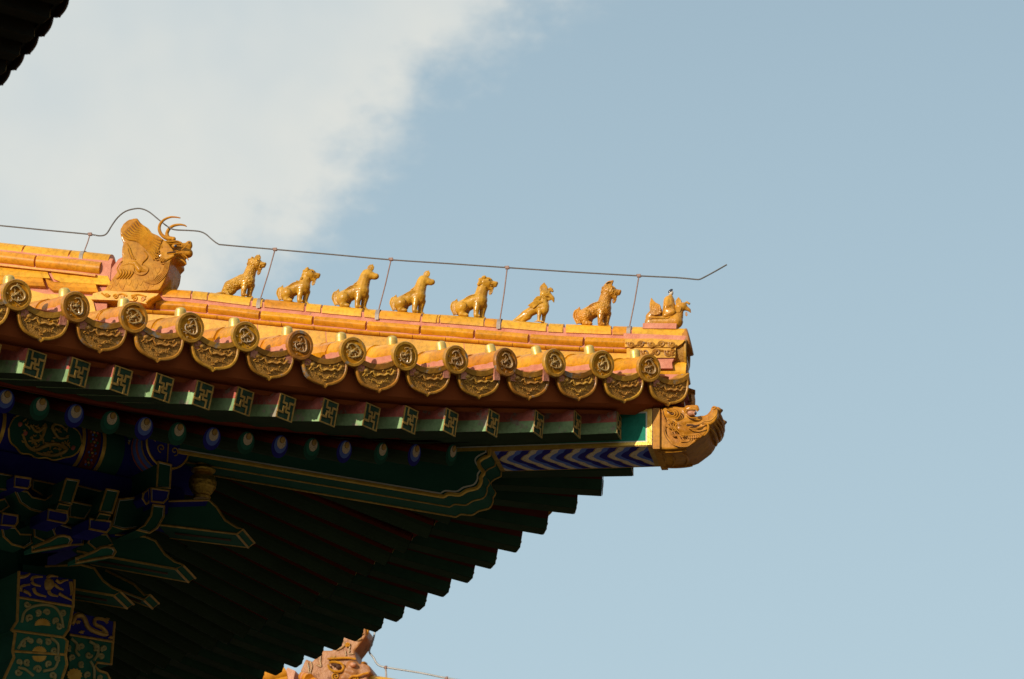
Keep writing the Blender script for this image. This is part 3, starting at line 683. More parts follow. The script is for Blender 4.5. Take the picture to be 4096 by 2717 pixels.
# ---- carved blocks under the ridge tip
def block(name, pts, y, m=RIDGE, scr=None, yy=None):
    b = MB(); q = [P(*z4(*p), y) for p in pts]; b.prism(q, (0, -2*y, 0), m); o = hpart(name, b)
    if scr:
        c = MB()
        for s_ in scr: c.tube(spline([P(*z4(*p), y-.002) for p in s_], 3), .0065, CAPG, 5)
        obj('carved_scroll', c, o)
    return o
def scrollrow(x0, x1, yc, h, n):
    out = []
    for i in range(n):
        cx_ = x0+(x1-x0)*(i+.5)/n; w = (x1-x0)/n; sg = 1 if i % 2 else -1
        out.append([(cx_+a, yc+b_*sg) for a, b_ in spiral((0, 0), w*.34, w*.06, 2.6, 1.3, 12)])
        out.append([(cx_-w*.5, yc+h*.35*sg), (cx_-w*.2, yc-h*.1*sg), (cx_+w*.15, yc-h*.38*sg), (cx_+w*.5, yc-h*.30*sg)])
    return out
block('tip_mortar', [(870, 985), (1605, 1015), (1600, 1060), (1480, 1190), (1480, 1300), (870, 1300)], -.085, MORTAR)
block('carved_upper_block', [(885, 1052), (1200, 1046), (1596, 1066), (1560, 1105), (1490, 1150), (885, 1148)], -.118, RIDGE2, scrollrow(895, 1500, 1115, 50, 5))
block('carved_lower_block', [(905, 1160), (1488, 1150), (1478, 1272), (1230, 1275), (905, 1275)], -.110, RIDGE2, scrollrow(1050, 1470, 1215, 70, 3)+[[(1430, 1180), (1470, 1190), (1445, 1220), (1440, 1255)]])
block('corner_mortar', [(900, 1275), (1475, 1272), (1440, 1330), (1450, 1400), (900, 1400)], -.098, MORTAR)
# head disc of the ridge tip tile, tilted, and the hanging scroll head under it
def disc_at(p0, p1, r, name, parent=HALL):   # disc whose near edge runs from p0 (top) to p1 (bottom) in the plane y = 0
    a = P(*p0); d = P(*p1); up = (a-d); L = up.length; up.normalize(); n = Vector((0, 1, 0)).cross(up); n = n if n.x > 0 else -n
    b = MB(); c = (a+d)/2
    b.lathe(c-n*.03, n, [(L/2-.012, 0), (L/2, 0), (L/2+.001, .03), (L/2-.004, .036), (L/2-.02, .036), (L/2-.026, .028)], CAPG, 32); return hpart(name, b)
disc_at(z4(1612, 938), z4(1686, 1240), .08, 'ridge_tip_disc')
disc_at(z4(1606, 1372), z4(1650, 1590), .08, 'corner_tile_disc')
b = MB(); c0 = P(*z4(1560, 1140), 0)
for i in range(5): pass
o_ = [(y*.8, z*.95-.035) for y, z in [(-.115, .04), (.115, .04), (.12, -.02), (.10, -.07), (.055, -.105), (0, -.118), (-.055, -.105), (-.10, -.07), (-.12, -.02)]]
b.prism([c0+Vector((.028, y, z)) for y, z in o_], (-.07, 0, 0), MEDBG, MEDBG)
b.tube([c0+Vector((.03, y, z)) for y, z in o_+o_[:1]], .010, CAPG, 6); hpart('ridge_tip_pendant', b)
# corner barrel tile and mortar beneath it
b = MB(); a = P(*z4(1632, 1450)); rr = .074
a0 = Vector((a.x-.005, 0, a.z)); b.tube([a0, a0+Vector((-.2, 0, .012)), a0+Vector((-.5, 0, .05))], [rr, rr, rr], RIDGE2, 24, up=(0, 0, 1)); hpart('corner_barrel_tile', b)
b = MB(); m0 = a0+Vector((-.03, 0, -.03))
b.prism([m0+Vector((0, -.085, -.01)), m0+Vector((0, -.115, -.10)), m0+Vector((-.45, -.12, -.08)), m0+Vector((-.45, -.085, .01))], (0, .20, 0), MORTAR); hpart('corner_mortar', b)
# pendant drip tile facing out along the hip, and the rounded carved wood nose below it
b = MB(); c0 = a0+Vector((-.005, 0, -.10)); b.prism([c0+Vector((0, y*.9, z*.95)) for y, z in [(p[0], p[1]) for p in drip_outline()]], (-.02, 0, 0), CAPG); hpart('corner_drip_tile', b)
nose = MB()
q = [P(u, v, -.10) for u, v in ((1503, 942), (1512, 905), (1540, 880), (1580, 890), (1586, 912), (1577, 935), (1583, 950))]
nose.prism(q, (0, .20, 0), REDD); hpart('corner_nose_board', nose)

# ------------------------------------------------------------------ lightning conductor
lw = thing('lightning_conductor', 'grey wire above the ridge statues, arching over the big dragon, free end bent upward', 'wire', tuple(P(193, 583)), world=True)
ptsw = [(-260, 496), (-120, 510), (0, 521), (100, 531), (205, 541), (228, 544.5), (241, 543), (249, 536), (258, 521), (272, 502), (290, 488), (312, 482), (328, 482.5), (345, 490), (366, 507), (388, 524), (403, 530.5), (430, 532), (458, 534), (474, 540), (488, 552), (503, 563), (520, 566), (635, 576), (770, 588), (903, 600), (1040, 609), (1171, 618), (1320, 628), (1475, 637), (1560, 641), (1604, 645), (1615, 645), (1626, 640), (1652, 626), (1678, 611)]
b = MB(); b.tube(spline([P(u, v, -.02) for u, v in ptsw], 3), .0046, WIRE, 6); obj('wire', b, lw)
for (u0, v0, u1, v1) in ((193, 583, 208, 541), (601, 690, 635, 576), (874, 716, 903, 599), (1154, 738, 1171, 618), (1453, 755, 1475, 637)):
    a = P(u0, v0, -.03); e = P(u1, v1, -.022); d = (e-a).normalized()
    b = MB(); b.tube([a-d*.03, a.lerp(e, .5)+Vector((.003, 0, 0)), e+d*.004], .0040, RUST, 6); so_ = obj('support_rod', b, lw)
    b = MB(); b.frame_box(e, Vector((.011, 0, 0)), (0, .008, 0), (0, 0, .009), RUST); b.tube([e+Vector((-.016, 0, .008)), e+Vector((.016, 0, -.006))], .004, RUST, 5); obj('clamp', b, so_)
    b = MB(); zf = ZA if u0 < 300 else ZB
    w = .012; R_ = .0775 if u0 > 300 else .086; h = .065 if u0 > 300 else .073
    arc = [(R_*math.cos(math.pi*i/12), -h+(h+.003)*math.sin(math.pi*i/12)) for i in range(13)]
    arc = arc+[(-R_, -h-.02)]; arc = [(R_, -h-.02)]+arc
    rows = [[Vector((a.x+dx, y, zf(a.x)+z)) for y, z in arc] for dx in (-w, w)]
    b.sheet(rows, STRAP); obj('strap', b, lw)
# ------------------------------------------------------------------ ridge statues
# local units: 1 = one pixel of an enlarged view; x forward, y across (negative = the side facing the camera), z up
SX, SZ = 1/1626, 1/1528
def v3(x, z, y=0): return Vector((x*SX, y*SX, z*SZ))
GRP = 'glazed roof guardian statues in a row on the ridge'
def statue(u, v, label, cat, name, k=1.0):
    p = P(u, v, 0); zt = ZB(p.x); e = thing(name, label, cat, (p.x, 0, zt-.002), GRP)
    sl = (ZB(p.x+.1)-ZB(p.x-.1))/.2; e.rotation_euler = (0, -math.atan(sl)*.6, 0); e.scale = (k, k, k); return e
def flame(b, base, tip, w, m, n=5, y=0, bend=0):  # ribbed leaf (tails, crests)
    base, tip = Vector(base), Vector(tip); d = tip-base; side = Vector((d.z, 0, -d.x)).normalized()
    for i in range(n):
        f = (i-(n-1)/2)/((n-1)/2 or 1)
        pts = [base+side*w*.35*f, base+d*.4+side*(w*.8*f+bend*.5), base+d*.75+side*(w*.55*f+bend*.5), tip+side*w*.08*f-d*.14*abs(f)]
        r = w*.30; b.tube(spline(pts, 3), [r*.8]*3+[r]*4+[r*.7]*2+[r*.25], m, 6)
def lionhead(B, D, c, s=1.0, curls=True, m=BEASTG, beard=True):
    """B remeshed blobs, D details; c = head centre (x, z)"""
    x, z = c
    B.cap(v3(x-12*s, z+2*s), v3(x+12*s, z+2*s), 42*s*SX, 38*s*SX); B.cap(v3(x+20*s, z-2*s), v3(x+66*s, z-2*s), 26*s*SX, 18*s*SX)
    B.ball(v3(x+76*s, z+5*s), 14*s*SX); B.cap(v3(x+18*s, z-26*s), v3(x+46*s, z-34*s), 18*s*SX, 13*s*SX); B.ball(v3(x+70*s, z-12*s), 14*s*SX)
    for y in (-1, 1):
        D.ball(v3(x+24*s, z+14*s, y*32*s), 11*s*SX, m, 8, 6); D.ball(v3(x+29*s, z+14*s, y*39*s), 5.5*s*SX, GROOVE, 8, 6)
        D.tube([v3(x+8*s, z+28*s, y*34*s), v3(x+26*s, z+30*s, y*33*s), v3(x+42*s, z+20*s, y*28*s)], 5*s*SX, m, 6)
        D.tube(spline([v3(x-2*s, z-6*s, y*38*s), v3(x+28*s, z-12*s, y*28*s), v3(x+52*s, z-8*s, y*22*s), v3(x+74*s, z+1*s, y*14*s)], 3), 4.5*s*SX, m, 6)
        D.tube([v3(x+20*s, z-18*s, y*24*s), v3(x+48*s, z-19*s, y*17*s)], 6*s*SX, GROOVE, 6)
        D.ball(v3(x+44*s, z-21*s, y*17*s), 8*s*SX, m, 8, 6); D.ball(v3(x+78*s, z+9*s, y*9*s), 5*s*SX, m, 6, 5)
        if curls:
            for a, r in ((2.6, 44), (3.4, 44), (4.2, 46), (5.0, 42), (1.9, 42)):
                q = v3(x-8*s+r*s*math.cos(a)*.9, z+r*s*math.sin(a)*.9, y*26*s); D.ball(q, 11*s*SX, m, 8, 6); D.ball(q+Vector((0, y*7*s*SX, 0)), 5.5*s*SX, m, 6, 5)
    if beard: flame(D, v3(x+44*s, z-40*s), v3(x+36*s, z-84*s), 13*s*SX, m, 3); flame(D, v3(x+50*s, z-38*s, -8), v3(x+44*s, z-76*s, -8), 10*s*SX, m, 3)
def horsehead(B, D, c, m):
    x, z = c
    B.cap(v3(x-14, z+2), v3(x+8, z+2), 42*SX, 40*SX); B.cap(v3(x+8, z), v3(x+68, z-18), 37*SX, 26*SX); B.ball(v3(x+80, z-14), 29*SX); B.ball(v3(x+70, z-32), 17*SX)
    B.cap(v3(x-20, z-22), v3(x+14, z-30), 22*SX, 22*SX)
    for y in (-1, 1):
        D.ball(v3(x+12, z+20, y*31), (9*SX, 6*SX, 6*SX), m, 8, 6); D.ball(v3(x+15, z+20, y*36), 4*SX, GROOVE, 6, 5)
        D.tube([v3(x-2, z+26, y*31), v3(x+14, z+31, y*30), v3(x+28, z+22, y*26)], 3.5*SX, m, 5)
        D.ball(v3(x+78, z-4, y*14), 9*SX, m, 8, 6); D.ball(v3(x+84, z-4, y*19), 4*SX, GROOVE, 6, 5)
        D.tube([v3(x+40, z-38, y*18), v3(x+70, z-31, y*19), v3(x+92, z-24, y*12)], 2.6*SX, GROOVE, 5)
        D.tube(spline([v3(x-34, z-2, y*33), v3(x-24, z-26, y*34), v3(x, z-34, y*30), v3(x+14, z-26, y*29)], 3), 3*SX, m, 5)
def sitting(u, v, label, head='horse', m=BEASTG, crest=0, haunch=True, tail='flame', wing='band', mane=True, k=1.0, hz=0, hx=0, scales=False, cat='roof statue', name='guardian_beast_statue'):
    root = statue(u, v, label, cat, name, k*1.05)
    B = MB(); D = MB(); _c = B.cap; B.cap = lambda a, b_, r1, r2: _c(a, b_, r1*1.17, r2*1.17)
    hc = (150+hx, 322+hz)
    # trunk: rises from the rump to the breast
    B.cap(v3(-62, 92), v3(52, 158), 58*SX, 56*SX); B.cap(v3(52, 158), v3(112, 168), 58*SX, 60*SX); B.ball(v3(122, 150), (54*SX, 54*SX, 60*SZ))
    B.cap(v3(108, 186), v3(hc[0]-22, hc[1]-20), 57*SX, 46*SX)
    for y in (-1, 1):
        B.cap(v3(96, 130, y*30), v3(92, 60, y*33), 32*SX, 26*SX) if y < 0 else B.cap(v3(146, 128, y*30), v3(136, 60, y*30), 30*SX, 25*SX)
        fx = 90 if y < 0 else 134
        B.cap(v3(fx+2, 60, y*32), v3(fx+2, 12, y*32), 25*SX, 21*SX); B.cap(v3(fx, 11, y*32), v3(fx+30, 9, y*32), 17*SX, 13*SX)
        for q in (-9, 0, 9): D.ball(v3(fx+34, 10, y*32+q), (11*SX, 6*SX, 10*SX), m, 8, 5)
        if haunch:
            B.cap(v3(-62, 70, y*28), v3(-42, 84, y*36), 48*SX, 50*SX); B.cap(v3(-34, 62, y*42), v3(-48, 20, y*44), 30*SX, 20*SX); B.cap(v3(-58, 12, y*44), v3(2, 12, y*44), 15*SX, 17*SX)
            for q in (-9, 0, 9): D.ball(v3(10, 11, y*44+q), (14*SX, 7*SX, 11*SX), m, 8, 5)
            D.tube(spline([v3(-72, 112, y*72), v3(-30, 122, y*80), v3(-4, 92, y*80), v3(-10, 50, y*64)], 3), 3.2*SX, m, 5)
        # leg curl and fetlock ridge
        lx = 92 if y < 0 else 142
        D.tube([v3(lx+a, 132+b_, y*58) for a, b_ in spiral((0, 0), 12, 3, 1.2, 1.1, 10)], 3.4*SX, m, 5)
        for i in range(6): D.tube([v3(lx-8, 112-i*14, y*(54-i*1.0)), v3(lx+4, 106-i*14, y*(55-i*.8))], 3.2*SX, m, 5)
        if wing == 'band':
            D.tube(spline([v3(-40, 150, y*50), v3(10, 186, y*54), v3(70, 200, y*56), v3(112, 190, y*56)], 4), 5*SX, m, 6); D.tube(spline([v3(-50, 130, y*56), v3(10, 168, y*60), v3(66, 182, y*60), v3(112, 180, y*58)], 4), 4*SX, m, 6)
        if wing == 'wing':
            for i in range(5): D.tube(spline([v3(118-i*5, 196+i*5-14*abs(i-2)*.4, y*52), v3(60, 196-i*9, y*60), v3(-20+i*6, 160-i*7, y*58)], 3), [8*SX]*5+[7*SX, 4*SX], m, 6)
            D.ball(v3(108, 190, y*50), (30*SX, 12*SX, 26*SX), m, 10, 7)
    if head == 'fishlion' or scales and not haunch:
        pass
    if not haunch:
        B.cap(v3(-70, 80), v3(-96, 46), 54*SX, 40*SX); B.cap(v3(-96, 46), v3(-124, 22), 40*SX, 22*SX); B.cap(v3(-40, 70), v3(-70, 30), 46*SX, 36*SX)
    if head == 'horse': horsehead(B, D, hc, m)
    elif head == 'lion': lionhead(B, D, hc, 1.32, True, m)
    elif head == 'dragon': lionhead(B, D, hc, 1.28, True, m)
    me = remesh(B, .0042, m); me = join_into(me, D); obj('body', me, root)
    if mane:
        b = MB(); n = 10; q = spline([v3(hc[0]-20, hc[1]+34), v3(hc[0]-62, hc[1]-8), v3(hc[0]-88, hc[1]-70), v3(30, 222)], 4)
        for i, p in enumerate(q[::1]): b.ball(p, (9*SX, 15*SX, 10*SX), m, 8, 5)
        obj('mane', b, root)
    if head == 'lion' and haunch:
        b = MB(); rn = random.Random(int(u))
        for i in range(34):
            f = rn.random(); y = rn.choice((-1, 1)); px = hc[0]-18-f*52+rn.uniform(-10, 10); pz = hc[1]+44-f*110+rn.uniform(-8, 8)
            b.ball(v3(px, pz, y*rn.uniform(18, 54)), rn.uniform(15, 21)*SX, m, 8, 6)
        obj('curly_mane', b, root)
    if crest == 1: b = MB(); flame(b, v3(hc[0]+2, hc[1]+28), v3(hc[0]+34, hc[1]+98), 30*SX, m, 5); b2 = obj('crest', b, root)
    if crest == 2:
        b = MB()
        for i in range(7):
            f = i/6; b.tube(spline([v3(hc[0]-44+f*60, hc[1]-20+f*44), v3(hc[0]-52+f*66, hc[1]+40+f*18), v3(hc[0]-16+f*40, hc[1]+88+f*8), v3(hc[0]+24+f*10, hc[1]+104)], 3), [12*SX]*4+[11*SX]*3+[9*SX, 7*SX, 5*SX], m, 6)
        obj('crest', b, root)
    if tail == 'flame': b = MB(); flame(b, v3(-112, 26), v3(-112, 176), 40*SX, m, 5, bend=-.018); flame(b, v3(-118, 22), v3(-140, 120), 22*SX, m, 3); obj('tail', b, root)
    if tail == 'fin':
        b = MB()
        for i in range(4): b.tube(spline([v3(-98, 26, -14+i*9), v3(-150, 14+i*3, -30+i*18), v3(-214, -6+i*5, -40+i*26)], 3), [14*SX]*3+[11*SX]*2+[8*SX, 5*SX], m, 6)
        for i in range(3): b.tube(spline([v3(-92, 40, -40), v3(-74+i*8, 14, -62), v3(-60+i*13, -14, -66)], 3), [11*SX]*3+[8*SX]*2+[7*SX, 4*SX], m, 6)
        obj('tail', b, root)
    return root
sitting(542, 684, 'scaly fish-bodied lion-headed statue with upright crest, nearest the big horned dragon', 'lion', BEASTS, 1, False, 'fin', None, False, k=.97, hz=8, hx=4)
sitting(672, 700, 'small crouching maned lion statue without a crest, head held low, second from the big dragon', 'lion', BEASTG, 0, True, 'flame', 'band', True, k=.93, hz=-30, hx=4)
sitting(803.6, 712, 'smooth horse-headed statue with ear crest and plain shoulder band, no wing', 'horse', BEASTG, 1, True, 'flame', 'band', True, k=1.02)
sitting(936.5, 722, 'horse-headed statue with a feathered wing on its shoulder and an upright ear crest', 'horse', BEASTG, 1, True, 'flame', 'wing', True, k=.98)
sitting(1077.7, 733, 'curly-maned lion statue with a beard, left of the middle wire support, fifth in the row', 'lion', BEASTG, 0, True, 'flame', 'band', False, k=1.0, hz=6)
sitting(1363.4, 752, 'orange scaly dragon-headed statue with tall ribbed crest, left of the last wire support', 'dragon', BEASTO, 2, True, 'flame', 'band', False, k=1.03, hz=-8)

# phoenix-beaked statue
root = statue(1225, 745, 'bird-beaked statue with a swept-back crest, wings and a long tail resting on the ridge', 'roof statue', 'guardian_bird_statue', 1.0)
B = MB(); D = MB(); m = BEASTG
B.cap(v3(-60, 80), v3(52, 150), 44*SX, 54*SX); B.cap(v3(52, 150), v3(116, 166), 54*SX, 56*SX); B.ball(v3(122, 140), (50*SX, 54*SX, 58*SZ)); B.cap(v3(110, 180), v3(104, 270), 48*SX, 36*SX)
B.cap(v3(-60, 80), v3(-110, 40), 46*SX, 34*SX); B.cap(v3(-110, 40), v3(-170, 12), 34*SX, 16*SX); B.cap(v3(-40, 74), v3(-90, 20), 50*SX, 26*SX)
B.cap(v3(104, 286), v3(140, 290), 44*SX, 38*SX); B.cap(v3(146, 286), v3(196, 252), 30*SX, 20*SX); B.cap(v3(196, 252), v3(212, 212), 20*SX, 7*SX); B.cap(v3(130, 240), v3(166, 236), 18*SX, 12*SX)
for y in (-1, 1):
    fx = 84 if y < 0 else 120
    B.cap(v3(fx, 110, y*28), v3(fx, 14, y*30), 26*SX, 14*SX)
    for a in (-20, 0, 22): B.cap(v3(fx, 12, y*30), v3(fx+54, 2, y*30+a), 10*SX, 6*SX)
    B.cap(v3(fx, 12, y*30), v3(fx-40, 6, y*30), 9*SX, 6*SX)
    D.ball(v3(136, 300, y*36), 8*SX, m, 8, 6); D.ball(v3(139, 300, y*41), 4*SX, GROOVE, 6, 5)
    D.tube(spline([v3(96, 272, y*40), v3(130, 262, y*38), v3(170, 258, y*24), v3(206, 226, y*12)], 3), 4*SX, m, 6)
    for i in range(6): D.tube(spline([v3(104-i*5, 192-i*2, y*50), v3(40, 196-i*10, y*60), v3(-34+i*10, 150-i*5, y*54)], 3), [9*SX]*5+[7*SX, 4*SX], m, 6)
    for i in range(5): D.tube(spline([v3(84, 250-i*4, y*34), v3(46-i*2, 246-i*12, y*36), v3(14+i*6, 206-i*8, y*38)], 3), 7*SX, m, 6)
    for a in range(4): D.ball(v3(92+a*6, 262-a*8, y*36), 10*SX, m, 8, 6)
for i in range(7): D.tube(spline([v3(78+i*9, 300+i*4), v3(66+i*10, 352-i*2), v3(96+i*5, 404-i*6)], 4), [12*SX]*6+[9*SX, 6*SX, 4*SX], m, 6)
for a, z in ((150, 340), (164, 346), (178, 338), (186, 322), (170, 326), (156, 324)): D.ball(v3(a, z), 13*SX, m, 8, 6)
flame(D, v3(150, 222), v3(140, 176), 14*SX, m, 3)
obj('body', join_into(remesh(B, .0042, m), D), root)


# immortal riding a hen at the ridge tip
root = statue(1530.5, 757, 'small robed rider with black cap seated on a hen at the ridge tip', 'roof statue', 'hen_rider_statue', 1.1)
m = BEASTC
def h(X, Y, y=0): return v3((X-1335)*.8, (930-Y)*.8, y)
B = MB(); D = MB()
B.cap(h(1190, 860), h(1480, 850), 55*SX, 62*SX); B.cap(h(1180, 800), h(1230, 760), 40*SX, 50*SX); B.ball(h(1480, 830), (56*SX, 56*SX, 78*SZ)); B.cap(h(1500, 800), h(1512, 700), 44*SX, 34*SX)
B.cap(h(1505, 690), h(1545, 680), 44*SX, 40*SX); B.cap(h(1560, 690), h(1615, 715), 26*SX, 16*SX); B.cap(h(1615, 715), h(1636, 745), 15*SX, 6*SX)
B.box(*[q for q in (h(1150, 0).x, h(1500, 0).x)], -50*SX, 50*SX, 0, h(0, 870).z)
for y in (-1, 1):
    D.ball(h(1556, 668, y*32), 7*SX, m, 8, 6)
    for i in range(6): D.tube(spline([h(1210+i*16, 800-abs(i-2)*4, y*44), h(1190+i*20, 700, y*42), h(1190+i*8, 600+i*10, y*26)], 3), [11*SX]*5+[8*SX, 5*SX], m, 6)
    for i in range(5):
        for j in range(3): D.ball(h(1196+i*24+j*6, 700+j*26+i*3, y*48), (12*SX, 6*SX, 11*SX), m, 8, 5)
    D.tube(spline([h(1180, 830, y*56), h(1290, 832, y*60), h(1380, 836, y*60), h(1410, 820, y*56)], 3), 6*SX, m, 6)
    D.tube([Vector((h(1196, 0).x+a*SX, y*56*SX, h(0, 840).z+b_*SX)) for a, b_ in spiral((0, 0), 16, 3, 0, 1.3, 10)], 5*SX, m, 5)
    for i in range(5): D.tube(spline([h(1475+i*10, 760, y*40), h(1480+i*12, 710, y*36), h(1496+i*10, 680, y*32)], 2), 6*SX, m, 5)
for i in range(4): D.tube(spline([h(1490+i*8, 670), h(1470+i*14, 620), h(1492+i*6, 578+i*8)], 3), [12*SX]*4+[8*SX, 7*SX, 5*SX], m, 6)
for a in range(5): D.ball(h(1560+a*13, 632+abs(a-2)*7), 11*SX, m, 8, 6)
flame(D, h(1584, 742), h(1592, 790), 10*SX, m, 3)
obj('hen', join_into(remesh(B, .0042, m), D), root)
B = MB(); D = MB(); _c2 = B.cap; B.cap = lambda a, b_, r1, r2: _c2(a, b_, r1*1.22, r2*1.22)
B.cap(h(1395, 770), h(1385, 620), 54*SX, 42*SX); B.cap(h(1385, 620), h(1397, 575), 40*SX, 20*SX)
for y in (-1, 1):
    B.cap(h(1385, 600, y*24), h(1365, 690, y*44), 20*SX, 20*SX); B.cap(h(1365, 690, y*44), h(1440, 660, y*14), 20*SX, 13*SX); B.cap(h(1380, 750, y*30), h(1440, 760, y*44), 32*SX, 24*SX); B.cap(h(1440, 760, y*44), h(1360, 800, y*48), 24*SX, 18*SX)
    for i in range(4): D.tube(spline([h(1340+i*8, 660+i*12, y*60), h(1370, 700+i*10, y*66), h(1420, 680+i*10, y*52)], 3), 4*SX, m, 5)
rider = obj('rider', join_into(remesh(B, .004, m), D), root)
D = MB(); hc_ = h(1402, 528); D.ball(hc_, (22*SX, 20*SX, 25*SX), FACE, 12, 9); D.ball(hc_+Vector((16*SX, 0, -1*SX)), 4*SX, FACE, 6, 5); D.cap(h(1400, 560), h(1402, 545), 9*SX, 9*SX, FACE)
obj('head', D, rider)
D = MB(); D.ball(hc_+Vector((-5*SX, 0, 8*SX)), (22*SX, 22*SX, 21*SX), BLACK, 12, 8); D.cap(hc_+Vector((-2*SX, 0, 24*SX)), hc_+Vector((6*SX, 0, 30*SX)), 13*SX, 9*SX, BLACK); obj('cap', D, rider)
b = MB(); b.box(h(1125, 0).x, h(1500, 0).x, -.062, .062, -.02, .010, MORTAR); obj('mortar_bed', b, root)

# ------------------------------------------------------------------ big horned dragon where the ridge steps down
def z8(X, Y): return ((400+X/3.733)/1.7327, (800+Y/3.733)/1.7327)
T = .125
def g(X, Y, y=-T): return P(*z8(X, Y), y)
base_ = P(*z8(480, 1350), 0)
drg = thing('horned_dragon_ornament', 'large amber dragon head ornament with two curved horns and a wavy mane on the ridge', 'roof ornament', (base_.x, 0, base_.z), world=True)
outline = [(40, 1380), (150, 1220), (250, 1080), (330, 900), (324, 740), (345, 645), (306, 540), (300, 440), (350, 350), (430, 290), (555, 268), (575, 310), (640, 370), (720, 420), (770, 490), (860, 525), (950, 590), (1010, 640), (1100, 760), (1110, 840), (1055, 900), (1035, 1000), (1000, 1120), (950, 1230), (880, 1350)]
B = MB(); q = [g(*p) for p in outline]; B.prism(q, (0, 2*T, 0))
c8 = lambda X, Y, y=0: P(*z8(X, Y), y)
u8 = 1/(3.733*700)       # metres per enlarged pixel
# head: skull, muzzle and jaw as full round masses
B.cap(c8(900, 760), c8(1060, 700), 150*u8, 115*u8); B.cap(c8(1120, 730), c8(1340, 690), 105*u8, 50*u8); B.ball(c8(1330, 660), 58*u8)
B.cap(c8(1080, 820), c8(1320, 800), 120*u8, 78*u8); B.cap(c8(1060, 900), c8(1240, 940), 110*u8, 62*u8); B.cap(c8(1000, 1000), c8(985, 1340), 120*u8, 118*u8)
for y in (-1, 1):
    B.cap(c8(1020, 640, y*.085), c8(1200, 650, y*.085), 42*u8, 36*u8); B.cap(c8(930, 830, y*.11), c8(1010, 800, y*.10), 52*u8, 44*u8)
    B.cap(c8(1030, 830, y*.10), c8(1150, 800, y*.09), 36*u8, 34*u8); B.ball(c8(1165, 805, y*.10), 34*u8)
    B.ball(c8(880, 690, y*.12), (46*u8, 40*u8, 50*u8))
me = remesh(B, .0062, DRAGG, 3)
D = MB()
def strand(pts, r=9, y=-T-.004, m=DRAGG, both=True):
    p = spline([g(X, Y, y) for X, Y in pts], 4); n = len(p); rr = [r*u8*(.55+.45*math.sin(math.pi*min(1, .15+i/n*.9))) for i in range(n)]
    D.tube(p, rr, m, 6)
    if both: D.tube([Vector((a.x, -a.y, a.z)) for a in p], rr, m, 6)
LOCKGAP = mat('dark_line_glaze', (.16, .055, .008), (.22, .08, .012), rough=.35, scale=20)  # darker lines laid between the mane locks
# mane: parallel wavy locks flowing from the horn root up to the curled top
A_ = [(930, 600), (820, 560), (720, 500), (660, 420), (600, 370), (545, 285)]
B_ = [(800, 870), (740, 760), (640, 640), (520, 560), (400, 560), (322, 560)]
C_ = [(860, 900), (690, 760), (600, 790), (520, 640), (420, 590), (310, 470)]
for i in range(8):
    f = i/7; pts = []
    for k in range(6):
        a = Vector(A_[k]); c = Vector((820+(-200)*0, 900)) ; e = Vector([(800, 880), (735, 770), (650, 690), (540, 600), (410, 570), (320, 520)][k])
        w = 14*math.sin(k*1.7+f*1.5); p = a.lerp(e, f); pts.append((p.x+w*.4, p.y+w))
    strand(pts, 24)
    if i < 7:
        g2 = []
        for k in range(6):
            q_ = Vector(A_[k]).lerp(Vector([(800, 880), (735, 770), (650, 690), (540, 600), (410, 570), (320, 520)][k]), f+.07); w = 14*math.sin(k*1.7+(f+.07)*1.5); g2.append((q_.x+w*.4, q_.y+w))
        strand(g2, 9, -T-.006, LOCKGAP)
for i in range(3): strand([(640+i*22, 700-i*10), (690+i*14, 660-i*22), (715+i*8, 720-i*10), (690+i*6, 755)], 11)
# wavy strand trailing from the mane
strand([(655, 760), (705, 830), (690, 880), (640, 930), (620, 970)], 12); strand([(400, 650), (440, 720), (480, 830), (530, 890)], 13); strand([(410, 720), (430, 800), (470, 880)], 9); strand([(430, 700), (455, 790), (500, 885)], 9)
# small clambering dragon: body, hind leg, claw
for (a, c, r1, r2) in (((330, 985), (440, 950), 26, 30), ((440, 950), (520, 950), 30, 42), ((520, 950), (600, 1050), 48, 58), ((600, 1050), (690, 1070), 50, 26), ((560, 900), (600, 900), 24, 14), ((690, 1090), (745, 1100), 24, 20), ((640, 1010), (720, 1000), 24, 18)):
    for y in (-1, 1): D.cap(c8(*a, y*(T-.008)), c8(*c, y*(T-.008)), r1*u8, r2*u8, DRAGG)
strand([(500, 1010), (520, 1080), (600, 1120), (680, 1100), (720, 1040), (700, 1000), (640, 960)], 12)
for i in range(5): strand([(300+i*38, 1030+i*4), (320+i*42, 1080), (300+i*40, 1130), (250+i*42, 1180)], 13)
strand([(330, 910), (290, 960), (255, 1040), (290, 1110), (240, 1180)], 10)
# cheek beard sweeping under the throat
for i in range(5): strand([(1040-i*18, 910+i*12), (1010-i*20, 1060+i*4), (930-i*20, 1180-i*10), (830-i*10, 1250-i*14), (700+i*4, 1235-i*12), (640+i*24, 1205-i*4)], 10)
# scallop scales at the foot
for i, (X, Y) in enumerate(((150, 1300), (240, 1240), (330, 1300), (430, 1240), (520, 1300), (600, 1240), (690, 1310), (780, 1260), (820, 1120), (760, 1180), (860, 1060))):
    strand([(X-45, Y-50), (X-30, Y), (X, Y+36), (X+30, Y), (X+45, Y-50)], 5, -T-.001)
